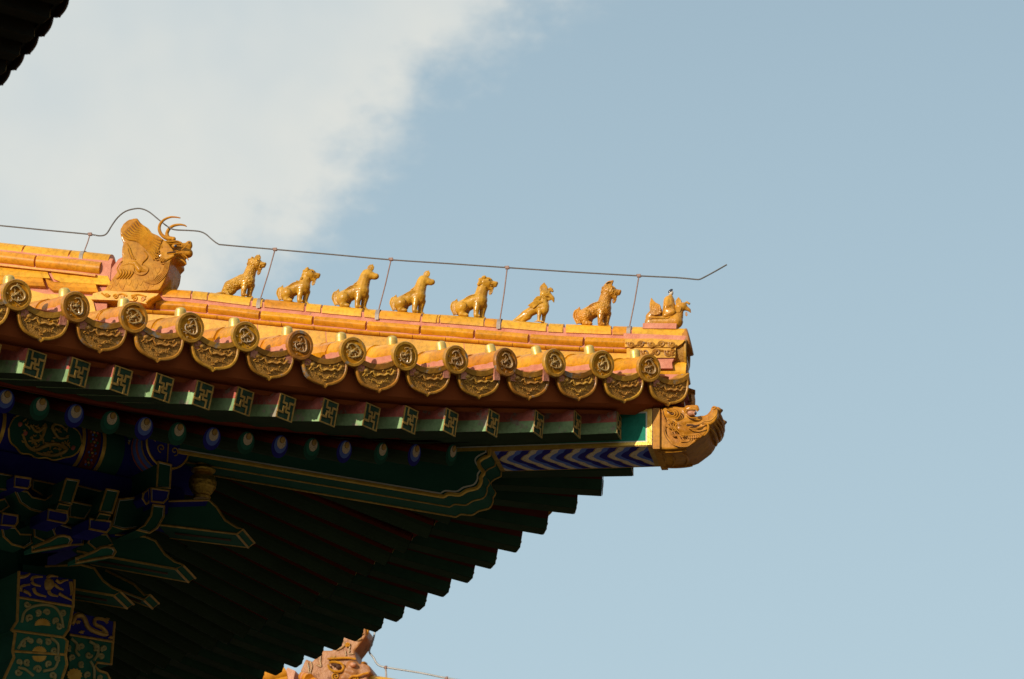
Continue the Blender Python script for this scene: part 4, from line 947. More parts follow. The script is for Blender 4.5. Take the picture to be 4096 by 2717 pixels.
# face: eyelid ridge, eye, lips, teeth, cheek curls, ear, nostril
def both(fn):
    for y in (-1, 1): fn(y)
def cur(pts, r, yy, m=DRAGG):
    for y in (-1, 1): D.tube(spline([c8(X, Y, y*yy) for X, Y in pts], 4), r*u8, m, 6)
cur([(880, 625), (960, 618), (1060, 622), (1150, 615), (1215, 650), (1235, 690)], 13, .105)
for y in (-1, 1):
    D.ball(c8(1110, 690, y*.128), (44*u8, 30*u8, 36*u8), DRAGG, 14, 10); D.ball(c8(1126, 690, y*.142), (26*u8, 20*u8, 27*u8), BLACK, 12, 8)
    D.ball(c8(1330, 640, y*.035), 15*u8, GROOVE, 8, 6)
cur([(1000, 770), (1080, 768), (1180, 760), (1250, 720), (1300, 670)], 10, .105); cur([(1000, 795), (1060, 782), (1130, 775)], 11, .128, GROOVE); cur([(1000, 812), (1060, 806), (1120, 800)], 9, .125)
cur([(1200, 800), (1280, 840), (1320, 900)], 9, .075); cur([(1150, 880), (1230, 900), (1290, 960)], 12, .07)
for (X, Y, r) in ((850, 765, 34), (845, 845, 36), (935, 895, 40)):
    for y in (-1, 1): D.tube([c8(X+a, Y+b_, y*(T+.012)) for a, b_ in spiral((0, 0), r, 5, 2.2, 1.6, 18)], 9*u8, DRAGG, 6); 
    cur([(X-r, Y), (X-r*.8, Y+r*1.1), (X+r*.2, Y+r*1.5), (X+r*1.4, Y+r*.9)], 8, T+.008)
for i in range(7): cur([(960+i*18, 930-i*12), (985+i*18, 880-i*8)], 6, T+.006)
for i in range(3): cur([(850+i*14, 700-i*8), (880+i*10, 670), (915+i*8, 690+i*8)], 7, .128)
obj('body', join_into(me, D), drg)
hb = MB()
for (pts, y) in (([(1080, 575), (1000, 575), (920, 520), (885, 440), (900, 360), (960, 295), (1050, 258), (1130, 258), (1200, 270)], -.055), ([(1010, 560), (1000, 500), (1035, 430), (1100, 385), (1190, 370), (1260, 380), (1292, 398)], .075)):
    p = spline([c8(X, Y, y) for X, Y in pts], 4); n = len(p); hb = MB(); hb.tube(p, [u8*(34-26*(i/n)**1.3) for i in range(n)], DRAGG, 10); hb.ball(p[0]+Vector((.008, 0, -.005)), 40*u8, DRAGG, 10, 8); obj('horn', hb, drg)
# carved base slab with scrolls
b = MB(); q = [P(*z1(*p), -.17) for p in ((880, 885), (980, 858), (1500, 885), (1470, 915), (1430, 945), (1385, 985), (1260, 955), (860, 940))]
b.prism(q, (0, .34, 0), RIDGE2, RIDGE2); bs = obj('base_slab', b, drg)
b = MB()
for (cx_, cy_, r, s_) in ((1095, 915, 26, 1), (1155, 920, 18, -1), (1275, 935, 30, 1), (1350, 940, 24, -1), (1010, 905, 18, 1)):
    b.tube([P(*z1(cx_+a*s_, cy_+b_), -.172) for a, b_ in spiral((0, 0), r, 4, 3.2, 1.4, 14)], .0055, RIDGE, 5)
for l in ([(960, 880), (985, 900), (1020, 915), (1040, 900)], [(1120, 895), (1160, 890), (1200, 910)], [(1240, 905), (1310, 895), (1380, 915)], [(1380, 975), (1420, 940), (1470, 910)]):
    b.tube(spline([P(*z1(*p), -.172) for p in l], 3), .0055, RIDGE, 5)
obj('carved_scroll', b, bs)
b = MB(); q = [P(*z1(*p), -.095) for p in ((1000, 760), (1060, 640), (1120, 560), (1170, 535), (1160, 860), (850, 890), (890, 830), (960, 800))]; b.prism(q, (0, .19, 0), MORTAR); obj('mortar_bed', b, drg)

# ------------------------------------------------------------------ dragon head sheathing the end of the corner beam
def zd(X, Y): return ((2550+X/4.48)/1.7327, (1550+Y/4.48)/1.7327)
uD = 1/(4.48*690); H = .2
def d8(X, Y, y=-H): return P(*zd(X, Y), y)
p0 = P(*zd(300, 1100), 0)
hd = thing('dragon_head_finial', 'weathered amber dragon head with upturned snout sheathing the end of the painted corner beam', 'roof ornament', tuple(p0), world=True)
near = [(270, 375), (262, 1075), (360, 1100), (560, 1108), (800, 1085), (960, 1030), (1090, 935), (1200, 850), (1262, 760), (1290, 690), (1385, 610), (1435, 520), (1440, 420), (1415, 335), (1370, 318), (1325, 340), (1305, 410), (1290, 450), (1240, 480), (1180, 500), (1130, 495), (1060, 520), (1000, 500), (900, 420), (860, 360), (740, 345), (640, 335), (530, 340), (440, 385)]
B = MB(); B.prism([d8(*p, -H+.012) for p in near], (0, 2*H-.024, 0))
for y in (-1, 1):
    B.cap(d8(880, 350, y*(H-.03)), d8(1060, 350, y*(H-.035)), 34*uD, 42*uD); B.cap(d8(1060, 350, y*(H-.03)), d8(1100, 400, y*(H-.03)), 36*uD, 20*uD)
    B.cap(d8(870, 400, y*(H+.0)), d8(960, 362, y*(H+.005)), 34*uD, 40*uD); B.cap(d8(960, 362, y*(H+.005)), d8(1090, 400, y*(H-.0)), 40*uD, 28*uD); B.ball(d8(965, 462, y*(H-.02)), 78*uD)
    B.cap(d8(740, 660, y*(H-.02)), d8(1000, 580, y*(H-.02)), 78*uD, 62*uD); B.cap(d8(1000, 580, y*(H-.02)), d8(1240, 570, y*(H-.03)), 62*uD, 50*uD); B.cap(d8(1240, 570, y*(H-.035)), d8(1370, 430, y*(H-.05)), 54*uD, 60*uD)
    B.cap(d8(760, 740, y*(H-.02)), d8(880, 790, y*(H-.02)), 88*uD, 72*uD); B.cap(d8(880, 790, y*(H-.02)), d8(1150, 760, y*(H-.03)), 68*uD, 48*uD)
    B.cap(d8(560, 470, y*(H-.015)), d8(680, 480, y*(H-.015)), 70*uD, 72*uD); B.cap(d8(1215, 700, y*(H-.02)), d8(1230, 800, y*(H-.03)), 44*uD, 30*uD)
me = remesh(B, .007, HEADG, 3)
D = MB()
def cd_(pts, r, off=.006, m=HEADG, sides=(-1,)):
    for y in sides:
        p = spline([d8(X, Y, -(H+off)) for X, Y in pts], 4); n = len(p)
        D.tube([Vector((q.x, q.y*(-y), q.z)) if y > 0 else q for q in p], [r*uD*(.6+.4*math.sin(math.pi*(i+.5)/n)) for i in range(n)], m, 6)
for y in (-1, 1):
    e = d8(960, 458, -H-.012); e = Vector((e.x, e.y*(-y) if y > 0 else e.y, e.z)); D.ball(e, (80*uD, 50*uD, 56*uD), PINKG, 16, 12)
    e = d8(1030, 462, -H-.030); e = Vector((e.x, -e.y if y > 0 else e.y, e.z)); D.ball(e, (34*uD, 26*uD, 42*uD), PINKG, 12, 8); e2 = d8(1036, 460, -H-.042); e2 = Vector((e2.x, -e2.y if y > 0 else e2.y, e2.z)); D.ball(e2, (22*uD, 20*uD, 32*uD), BLACK, 10, 8)
cd_([(862, 450), (885, 405), (960, 392), (1040, 396), (1080, 430)], 16, .030); cd_([(870, 500), (940, 540), (1030, 550), (1080, 540)], 12, .018); cd_([(885, 525), (960, 562), (1050, 565)], 7, .016, GROOVE)
# ear: nested rims
for k_, r in enumerate((1.0, .78, .56)): cd_([(520+30*k_, 410+14*k_), (600+10*k_, 385+22*k_), (700-20*k_, 400+24*k_), (760-45*k_, 460+8*k_), (740-45*k_, 530-12*k_), (660-30*k_, 570-30*k_)], 14, .020+.004*k_)
cd_([(530, 420), (600, 470), (655, 480), (640, 440), (580, 415)], 14, .018, GROOVE)
# lips and mouth corner
cd_([(870, 690), (885, 655), (940, 655), (1040, 670), (1120, 650), (1190, 612), (1290, 600), (1370, 545), (1420, 470), (1425, 400)], 15, .022); cd_([(880, 690), (960, 670), (1040, 690), (1110, 672)], 24, .020, GROOVE); cd_([(875, 700), (940, 735), (1040, 740), (1130, 712), (1180, 690)], 14, .024)
cd_([(1160, 660), (1235, 650), (1268, 690), (1265, 770), (1220, 840), (1185, 862)], 18, .010); cd_([(760, 660), (680, 640), (640, 680), (700, 760), (790, 840), (880, 860), (1050, 850), (1180, 800)], 11, .020)
# beard spirals and flowing locks
for (X, Y, r) in ((585, 610, 50), (655, 755, 50), (800, 855, 48)):
    for y in (-1, 1):
        pl = [d8(X+a, Y+b_, -(H+.016)) for a, b_ in spiral((0, 0), r, 6, 3.3, 1.7, 20)]
        D.tube([Vector((q.x, -q.y if y > 0 else q.y, q.z)) for q in pl], 11*uD, HEADG, 6)
    for k_ in range(3): cd_([(X-r-8-k_*16, Y+6), (X-r*.8-k_*10, Y+55+k_*14), (X-5, Y+88+k_*16), (X+70, Y+80+k_*12)], 9, .010)
for i in range(7): cd_([(900+i*38, 870-i*6), (905+i*40, 915-i*8), (870+i*42, 945-i*8)], 8, .008)
for k_ in range(4): cd_([(490-k_*4, 680), (490+k_*8, 800+k_*20), (580+k_*10, 930+k_*24), (740, 1000+k_*18), (900, 1000+k_*18), (1030, 940+k_*6)], 9, .002, HEADG, (-1,))
cd_([(480, 690), (480, 820), (560, 960), (720, 1060), (900, 1060)], 6, .002, GROOVE)
for (X0, X1) in ((272, 292), (360, 378)):
    D.prism([d8(X, Y, -H-.002) for X, Y in ((X0, 380), (X1, 380), (X1, 1085), (X0, 1080))], (0, .01, 0), GROOVE if X0 > 300 else PINKG)
cd_([(430, 390), (450, 480), (490, 570), (500, 700)], 10, .004); cd_([(1340, 365), (1370, 350), (1395, 372), (1370, 395), (1345, 390)], 8, -.010, HEADG, (-1,)); cd_([(1250, 640), (1275, 670), (1262, 710)], 11, -.012, HEADG, (-1,))
sn = [(1285, 730), (1385, 610), (1435, 520), (1440, 420), (1415, 335)]
sp_ = spline([Vector((q.x, 0, q.z)) for q in (d8(*w_, -H) for w_ in sn)], 3)
for i in range(1, len(sp_)-1, 2): D.tube(spline([sp_[i]+Vector((-.012, -.165, 0)), sp_[i]+Vector((.004, -.08, -.004)), sp_[i]+Vector((.006, 0, -.006)), sp_[i]+Vector((.004, .08, -.004)), sp_[i]+Vector((-.012, .165, 0))], 3), .009, HEADG, 6)
for y in (-.11, .11): D.ball(sp_[-2]+Vector((-.01, y, .008)), (.03, .035, .026), HEADG, 10, 7); D.ball(sp_[-2]+Vector((.016, y, .012)), .010, GROOVE, 8, 6)
# underside: keel plates following the belly from the beam to the chin
bel = [(262, 1075), (360, 1102), (560, 1110), (800, 1088), (960, 1034), (1090, 938), (1200, 853), (1285, 730)]
bp = spline([Vector((p.x, 0, p.z)) for p in (d8(*q, 0-H) for q in bel)], 3)
for y in (-.15, .15): D.tube([p+Vector((0, y, .002)) for p in bp[2:int(len(bp)*.5)]], .008, HEADG, 6)
for i in range(2, int(len(bp)*.5), 3): D.tube(spline([bp[i]+Vector((dx, y, .004)) for y, dx in ((-.15, 0), (-.05, .03), (.05, .03), (.15, 0))], 3), .008, HEADG, 6)
obj('head', join_into(me, D), hd)
b = MB(); x = d8(262, 1080).x; z_ = d8(262, 1080).z; zt_ = d8(262, 380).z
b.box(x+.006, x+.045, -.207, .207, z_-.010, zt_, HEADG); obj('collar', b, hd)
# ------------------------------------------------------------------ purlins, brackets and beam ends under the eave
def zA(X, Y): return ((X/3.137)/1.7327, (1700+Y/3.137)/1.7327)
def zB(X, Y): return ((500+X/2.613)/1.7327, (1700+Y/2.613)/1.7327)
def zC(X, Y): return ((X/2.765)/1.7327, (2150+Y/2.765)/1.7327)
A1 = Vector((1, 1, 0))/R2; A2 = Vector((1, -1, 0))/R2; XC = Vector((-2.93, 0, .085)); PR = .15
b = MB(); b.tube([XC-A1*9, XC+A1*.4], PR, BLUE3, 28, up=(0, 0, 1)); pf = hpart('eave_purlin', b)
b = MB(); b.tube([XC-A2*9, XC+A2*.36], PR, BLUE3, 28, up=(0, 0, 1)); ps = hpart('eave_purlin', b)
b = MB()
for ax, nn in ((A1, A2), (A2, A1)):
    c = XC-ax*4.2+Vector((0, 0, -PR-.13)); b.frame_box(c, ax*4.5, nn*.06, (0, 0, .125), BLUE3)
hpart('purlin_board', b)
def onp(a, th, r=PR+.004): return XC+A1*a+A2*(r*math.cos(th))+Vector((0, 0, r*math.sin(th)))
def a_of(u, v): p = PE(u, v, -2.28); return (p-XC).dot(A1)
acs = a_of(95, 1015); half = (a_of(178, 1030)-a_of(8, 1005))/2
b = MB(); rows = []
def lens(f, k=1.0): return (1-abs(f)**2.2)**.55*.95*k*(1-.10*math.cos(f*9)*0)
pts_t, pts_b = [], []
for i in range(33):
    f = -1+2*i/32; w = lens(f)*(1+.06*math.cos(f*14)); rows.append([onp(acs+f*half, -.25+w*(-1+2*j/8)) for j in range(9)])
    pts_t.append(onp(acs+f*half, -.25+w, PR+.006)); pts_b.append(onp(acs+f*half, -.25-w, PR+.006))
b.sheet(rows, DKG); b.tube(pts_b, .0055, GOLD, 5); b.tube(pts_t, .0045, GOLDD, 5)
rnd = random.Random(3)
def dr(l, r=.010, m=GOLDD): b.tube(spline([onp(acs+f*half, t, PR+.008) for f, t in l], 4), [r*(.5+.5*math.sin(math.pi*(i+.6)/(len(l)*4-3))) for i in range((len(l)-1)*4+1)], m, 6)
dr([(-.62, -.35), (-.40, -.75), (-.15, -.85), (.10, -.55), (.35, -.45), (.62, -.55), (.45, -.85), (.15, -.98), (-.1, -.95)], .013)
dr([(-.45, .05), (-.25, -.15), (-.05, .1), (-.12, -.4), (-.3, -.5)], .011); dr([(.6, -.1), (.35, -.2), (.15, .15), (.3, .35), (.55, .2)], .009)
for i in range(60): f0 = rnd.uniform(-.65, .65); t0 = -.3+rnd.uniform(-.6, .5); dr([(f0, t0), (f0+.05, t0+rnd.uniform(-.1, .1)), (f0+.09, t0+rnd.uniform(-.15, .15))], .0055)
for f, t, m in ((-.72, 0, RAFR), (-.55, -.3, RAFR), (.78, -.45, RAFR)): b.ball(onp(acs+f*half, t, PR+.004), (.016, .01, .016), m, 8, 6)
for a0, w, m in ((a_of(183, 1030), .012, GOLD), (a_of(230, 1040), .012, GOLD), (a_of(206, 1035), .045, REDD), (a_of(-2, 1005), .012, GOLD)):
    b.sheet([[onp(a0-w, -2.2+i*.2, PR+.003) for i in range(18)], [onp(a0+w, -2.2+i*.2, PR+.003) for i in range(18)]], m)
a0 = a_of(206, 1035)
for k_ in range(4):
    for q in range(6): b.ball(onp(a0+.022*math.cos(q*1.05), -.9+k_*.42+.14*math.sin(q*1.05), PR+.004), (.008, .006, .009), (RAFR, BLUE2, GRN2)[(q+k_) % 3], 6, 5)
    b.ball(onp(a0, -.9+k_*.42, PR+.006), .008, GOLD, 6, 5)
b.sheet([[onp(a0+.07+w, -2.2+i*.2, PR+.002) for i in range(18)] for w in (0, .14)], DKG)
obj('painted_cartouche', b, pf)
# painted end and collar of the crossing purlin
b = MB(); e = XC+A2*.36; zz_ = Vector((0, 0, 1))
def onr(a, th, r): return XC+A2*a+A1*(r*math.cos(th))+zz_*(r*math.sin(th))
b.add([onr(.363, 2*math.pi*i/28, PR*.97) for i in range(28)], [tuple(range(28))], BLUE1)
b.tube([onr(.364, 2*math.pi*i/28, PR*.98) for i in range(29)], .007, GOLD, 5)
for a0, w, m in ((.31, .008, GOLDD), (.25, .05, BLUE2), (.25, .012, RAFR), (.19, .008, RAFR), (.12, .05, BLUE1)):
    b.sheet([[onr(a0-w, 2*math.pi*i/24, PR+.002+.001*(m is RAFR)) for i in range(25)], [onr(a0+w, 2*math.pi*i/24, PR+.002+.001*(m is RAFR)) for i in range(25)]], m)
for sx in (-1, 1):
    for (cx_, cz_, r_) in ((.045, -.03, .03), (.085, .03, .025), (.03, .05, .025)):
        b.tube([onr(.366, 0, 0)+A1*(sx*(cx_+p))+zz_*(cz_+q) for p, q in spiral((0, 0), r_, .004, -1.5, 1.2, 12)], .004, GOLDD, 5)
b.tube([onr(.366, 0, 0)+zz_*z for z in (-.12, -.05, .02, .09)], .005, GOLDD, 5)
obj('painted_end', b, ps)
# gilded vase under the corner beam
b = MB(); c = P(*zB(812, 600), 0); s_ = .000517
b.lathe(c, (0, 0, 1), [(95*s_, -205*s_), (105*s_, -180*s_), (92*s_, -160*s_), (120*s_, -125*s_), (158*s_, -60*s_), (165*s_, 0), (150*s_, 55*s_), (112*s_, 98*s_), (104*s_, 112*s_), (140*s_, 132*s_), (146*s_, 150*s_), (120*s_, 170*s_), (90*s_, 200*s_), (90*s_, 330*s_)], mat('embossed_gold', (.45, .27, .04), (.62, .40, .08), rough=.35, scale=20, bump=1, bscale=55, metal=.85), 28)
hpart('gilded_vase', b)
INW = Vector((-1, 1, 0))/R2
def panel(name, pts, off, depth, m, edge=.007, par=None, pale=True):
    q = [PE(u, v, off) for u, v in pts]; b = MB(); b.prism(q, INW*depth, m); o = obj(name, b, par or HALL)
    if edge:
        c = MB(); out = -INW*.003; c.tube([p+out for p in q]+[q[0]+out, q[1]+out], edge, GOLDD, 5)
        if pale:
            cc = sum(q, Vector())/len(q); c.tube([p.lerp(cc, .09)+out for p in q]+[q[0].lerp(cc, .09)+out], edge*.35, PALE, 4)
        obj('gold_edging', c, o)
    return o
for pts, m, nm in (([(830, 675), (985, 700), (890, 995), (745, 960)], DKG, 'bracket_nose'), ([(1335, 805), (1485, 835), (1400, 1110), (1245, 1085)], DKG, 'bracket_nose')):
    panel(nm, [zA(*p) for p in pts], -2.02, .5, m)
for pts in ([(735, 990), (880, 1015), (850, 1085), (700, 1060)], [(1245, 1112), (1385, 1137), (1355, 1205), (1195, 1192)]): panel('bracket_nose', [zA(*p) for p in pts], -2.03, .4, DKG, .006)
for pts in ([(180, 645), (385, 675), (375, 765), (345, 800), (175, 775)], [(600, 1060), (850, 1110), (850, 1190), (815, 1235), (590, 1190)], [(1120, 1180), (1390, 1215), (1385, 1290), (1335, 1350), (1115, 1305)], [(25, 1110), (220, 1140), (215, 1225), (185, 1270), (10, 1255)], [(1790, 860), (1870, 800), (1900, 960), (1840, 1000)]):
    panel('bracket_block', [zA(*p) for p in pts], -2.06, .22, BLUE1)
for pts in ([(175, 815), (340, 840), (400, 910), (560, 945), (660, 880), (730, 900), (700, 1060), (540, 1100), (380, 1060), (250, 970)], [(15, 1275), (185, 1290), (250, 1375), (390, 1380), (400, 1480), (300, 1540), (150, 1500), (40, 1400)],
            [(1480, 935), (1780, 905), (1870, 1010), (1870, 1200), (1740, 1290), (1540, 1310), (1400, 1270)], [(880, 960), (1160, 1020), (1060, 1180), (870, 1150)], [(-60, 600), (150, 640), (110, 820), (-60, 800)]):
    panel('bracket_arm', [zA(*p) for p in pts], -2.16, .14, DKG, .006)
panel('bracket_nose', [zB(345, 385), zB(480, 420), zB(465, 665), zB(330, 650)], -2.0, .4, DKG)
panel('bracket_block', [zB(*p) for p in [(268, 662), (460, 690), (445, 770), (400, 815), (275, 800)]], -2.02, .3, BLUE1)
panel('bracket_block', [zB(*p) for p in [(248, 668), (258, 790), (218, 830), (180, 770), (190, 720)]], -2.05, .2, BLUE1)
panel('bracket_arm', [zB(*p) for p in [(290, 835), (410, 850), (400, 960), (330, 1080), (250, 1130), (120, 1100), (200, 1050), (270, 950)]], -2.05, .3, DKG)
for pts, o_, m in (([(-40, 960), (60, 930), (110, 1020), (10, 1090), (-60, 1060)], -2.2, DKG), ([(420, 1230), (640, 1240), (700, 1400), (560, 1460), (430, 1400)], -2.3, DKG), ([(700, 1230), (1050, 1350), (1040, 1500), (720, 1520), (640, 1400)], -2.34, BLUE1), ([(1150, 1360), (1340, 1380), (1420, 1500), (1200, 1560), (1100, 1480)], -2.34, DKG), ([(410, 690), (740, 760), (690, 850), (560, 900), (400, 800)], -2.3, DKG), ([(960, 760), (1290, 840), (1240, 1000), (900, 960)], -2.3, DKG)):
    panel('bracket_arm', [zA(*p) for p in pts], o_, .2, m, .006)
for X, Y in ((730, 1390), (1280, 1530)):   # small sloping hooked ends
    q = [zA(X-330, Y+150), (zA(X-100, Y+60)), zA(X-20, Y+10), zA(X+60, Y), zA(X+140, Y+20), zA(X+165, Y+60), zA(X+130, Y+120), zA(X-120, Y+160), zA(X-330, Y+200)]
    panel('bracket_nose', q, -1.98, .1, GRN2, .009)
def ang(pts, y=-.14, w=.28, top=None):
    q = [P(*p, y) for p in pts]; b = MB(); b.prism(q, (0, w, 0), DKG); o = hpart('slanting_bracket_arm', b)
    c = MB(); k = len(q)//2
    c.tube([p+Vector((0, -.002, 0)) for p in q[1:]], .0075, GOLDD, 5); c.tube([p+Vector((0, w+.002, 0)) for p in q[k:]], .006, GOLDD, 5)
    n = q[-2]; 
    for p in (q[-2], q[-3]): c.tube([p+Vector((0, 0, -.002)), p+Vector((0, w, -.002))], .0075, GOLDD, 5)
    m0 = q[-1].lerp(q[-2], .15)+Vector((0, w*.5, -.004)); m1 = q[-1].lerp(q[-2], .85)+Vector((0, w*.5, -.004)); c.tube([m0, m1], .009, GROOVE, 5)
    if top is not None: c.prism([P(*p, y-.004) for p in top], (0, .003, 0), BLUE1)
    obj('gold_edging', c, o)
ang([zB(*p) for p in [(360, 800), (415, 800), (880, 788), (960, 862), (1050, 1000), (1180, 1078), (1235, 1092), (1170, 1142), (340, 1042)]], top=[zB(*p) for p in [(420, 806), (868, 792), (840, 845), (425, 862)]])
ang([zB(*p) for p in [(-500, 1120), (-100, 1150), (210, 1168), (320, 1215), (420, 1355), (520, 1430), (610, 1465), (535, 1507), (-500, 1320)]], top=[zB(*p) for p in [(-480, 1120), (200, 1105), (210, 1165), (-480, 1180)]])
ang([zC(*p) for p in [(250, 300), (500, 322), (900, 305), (1045, 345), (1140, 480), (1250, 560), (1335, 600), (1262, 645), (250, 470)]])
ang([zC(*p) for p in [(1000, 330), (1170, 365), (1480, 520), (1600, 640), (1660, 632), (1590, 688), (1050, 480)]], .30, .2)
# beam ends crossing at the corner column, painted blue and green with gilded scrolls
def scroll(c, o0, f, x, y, r, turn, sg=1, m=None):
    c.tube([PE(*f(x+a*sg, y+b_), o0) for a, b_ in spiral((0, 0), r, r*.12, turn, 1.15, 12)], .0085, m or GOLDD, 6)
def lotus(c, o0, f, x, y, r, a0=0, a1=math.pi*2):
    n = 26; pts = [PE(*f(x, y), o0)]+[PE(*f(x+(r if i % 2 else r*.84)*math.cos(a0+(a1-a0)*i/n), y-(r if i % 2 else r*.84)*.85*math.sin(a0+(a1-a0)*i/n)), o0) for i in range(n+1)]
    c.add(pts, [tuple(range(len(pts)))], GOLD)
OLIVE = mat('olive_gilt_scroll', (.30, .26, .09), (.38, .33, .13), rough=.5)
o1 = -2.30
cols = []
def bend(name, left, right, splits, off, depth=.45):
    """left/right: matching edge points top to bottom; every band gets its own paint"""
    q = [PE(*zC(*p), off) for p in left]; r = [PE(*zC(*p), off) for p in right]; b = MB()
    b.prism(q+r[::-1], INW*depth, DKG)
    for i0, i1, m in splits: b.prism([p-INW*.003 for p in q[i0:i1+1]]+[p-INW*.003 for p in r[i0:i1+1][::-1]], INW*.002, m)
    o = hpart(name, b); c = MB(); c.tube([p-INW*.005 for p in q], .009, GOLDD, 5); c.tube([p-INW*.005 for p in r], .009, GOLDD, 5)
    for i0, i1, m in splits[1:]: c.tube([q[i0]-INW*.006, r[i0]-INW*.006], .008, GOLDD, 5)
    return o, c
L1 = [(205, 375), (195, 665), (185, 930), (120, 1030), (165, 1062), (135, 1260), (150, 1330), (40, 1568), (0, 1800)]
R1 = [(818, 470), (803, 768), (755, 1020), (695, 1108), (740, 1150), (720, 1300), (735, 1410), (680, 1568), (650, 1850)]
o, c = bend('painted_beam_end', L1, R1, [(0, 1, BLUE1), (1, 3, GRN2), (3, 5, GRN2), (5, 8, GRN2)], o1)
oo = o1+.008
for l in ([(215, 440), (280, 430), (330, 400)], [(350, 480), (370, 440), (470, 435)], [(350, 490), (380, 520), (450, 540)], [(520, 450), (560, 425), (640, 435)], [(600, 520), (650, 560), (700, 580)], [(620, 470), (660, 500), (700, 480), (750, 470)], [(230, 600), (240, 540), (330, 520)], [(260, 590), (320, 620), (340, 650)], [(370, 560), (400, 620), (510, 655)], [(540, 590), (560, 630), (640, 650)], [(650, 620), (700, 650), (800, 700)], [(780, 490), (795, 600), (780, 640)]):
    c.tube(spline([PE(*zC(*p), oo) for p in l], 3), [.011]*3+[.009]*2+[.006]*2, GOLDD, 5)
c.ball(PE(*zC(520, 520), oo-.01), (.045, .02, .04), GOLDD, 12, 8)
for (x, y, r, t_, sg) in ((300, 740, 34, 0, 1), (330, 890, 40, 2, 1), (420, 830, 36, 1, -1), (520, 830, 36, 3, 1), (620, 920, 36, 2, 1), (690, 830, 36, 1, -1), (650, 990, 34, 4, 1), (260, 1170, 34, 1, 1), (340, 1150, 30, 3, 1), (430, 1150, 30, 2, -1), (530, 1160, 34, 4, 1), (600, 1250, 34, 1, 1), (300, 1380, 36, 1, 1), (210, 1380, 30, 2, -1), (420, 1460, 44, 3, 1), (540, 1400, 34, 2, 1), (640, 1330, 34, 1, 1), (580, 1530, 40, 2, -1), (200, 1490, 36, 0, 1)):
    scroll(c, oo, zC, x, y, r, t_, sg, OLIVE)
for l in ([(240, 940), (270, 830), (350, 770), (480, 745), (600, 770), (670, 860), (700, 1000)], [(200, 1230), (260, 1140), (320, 1110)], [(560, 1110), (640, 1180), (640, 1300)], [(200, 1440), (280, 1460), (370, 1530)], [(640, 1370), (600, 1450), (480, 1480)]):
    c.tube(spline([PE(*zC(*p), oo) for p in l], 4), .0085, OLIVE, 6)
lotus(c, oo, zC, 470, 970, 92, -.15, math.pi+.1); lotus(c, oo, zC, 435, 1270, 85, -.1, math.pi+.05); lotus(c, oo, zC, 435, 1310, 85, math.pi, 2*math.pi)
obj('gilded_scrolls', c, o)
L2 = [(780, 800), (770, 1085), (770, 1390), (770, 1440), (770, 1500), (770, 1800)]
R2_ = [(1262, 940), (1245, 1155), (1225, 1405), (1060, 1385), (1060, 1450), (1210, 1560)]
o2 = -2.62
q = [(780, 810), (1262, 935), (1245, 1155), (1225, 1405), (1070, 1385), (1045, 1425), (1090, 1475), (1180, 1505), (1210, 1568), (1210, 1800), (760, 1800)]
b = MB(); pq = [PE(*zC(*p), o2) for p in q]; b.prism(pq, INW*.4, GRN2)
b.prism([PE(*zC(*p), o2+.004) for p in [(780, 810), (1262, 935), (1247, 1135), (770, 1060)]], INW*.004, BLUE1); o = hpart('painted_beam_end', b)
c = MB(); c.tube([p-INW*.004 for p in pq[1:]], .009, GOLDD, 5); c.tube([PE(*zC(*p), o2+.008) for p in [(770, 1075), (1245, 1155)]], .008, GOLDD, 5)
oo = o2+.009
c.tube(spline([PE(*zC(*p), oo) for p in [(790, 960), (840, 870), (920, 880), (980, 1000), (1100, 1060), (1180, 1070), (1130, 1000), (1050, 960), (1060, 900), (1150, 910), (1190, 950)]], 4), [.018-.0002*i for i in range(41)], GOLDD, 6)
for (x, y) in ((860, 930), (900, 1040), (1180, 900), (1230, 1100)):
    for a in range(4): c.tube([PE(*zC(x, y), oo), PE(*zC(x+34*math.cos(a*.9), y+30*math.sin(a*.9)), oo)], [.008, .003], GOLDD, 5)
for (x, y, r, t_, sg) in ((760, 1220, 36, 1, 1), (900, 1210, 40, 2, 1), (1060, 1210, 40, 1, -1), (1150, 1230, 34, 2, 1), (980, 1300, 36, 0, 1), (1120, 1320, 36, 3, 1), (800, 1330, 34, 2, 1), (900, 1400, 34, 1, 1), (970, 1520, 36, 2, 1), (1110, 1550, 30, 1, 1)): scroll(c, oo, zC, x, y, r, t_, sg, OLIVE)
for l in ([(790, 1120), (850, 1180), (840, 1260), (880, 1310)], [(990, 1150), (1080, 1210), (1080, 1290), (1040, 1360)], [(1000, 1370), (1040, 1450), (1040, 1568)]): c.tube(spline([PE(*zC(*p), oo) for p in l], 4), .0085, OLIVE, 6)
lotus(c, oo, zC, 825, 1520, 88)
obj('gilded_scrolls', c, o)
# wall frame behind the brackets, closes the view to the interior
b = MB()
for s in (1, -1):
    c0 = Vector((Y0-2.75*R2, 0, 0)); d_ = Vector((-1, -s, 0))/R2; n_ = Vector((-1, s, 0))/R2
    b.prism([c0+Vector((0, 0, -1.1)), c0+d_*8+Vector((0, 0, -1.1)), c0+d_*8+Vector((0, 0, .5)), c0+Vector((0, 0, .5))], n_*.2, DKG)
hpart('bracket_board', b)

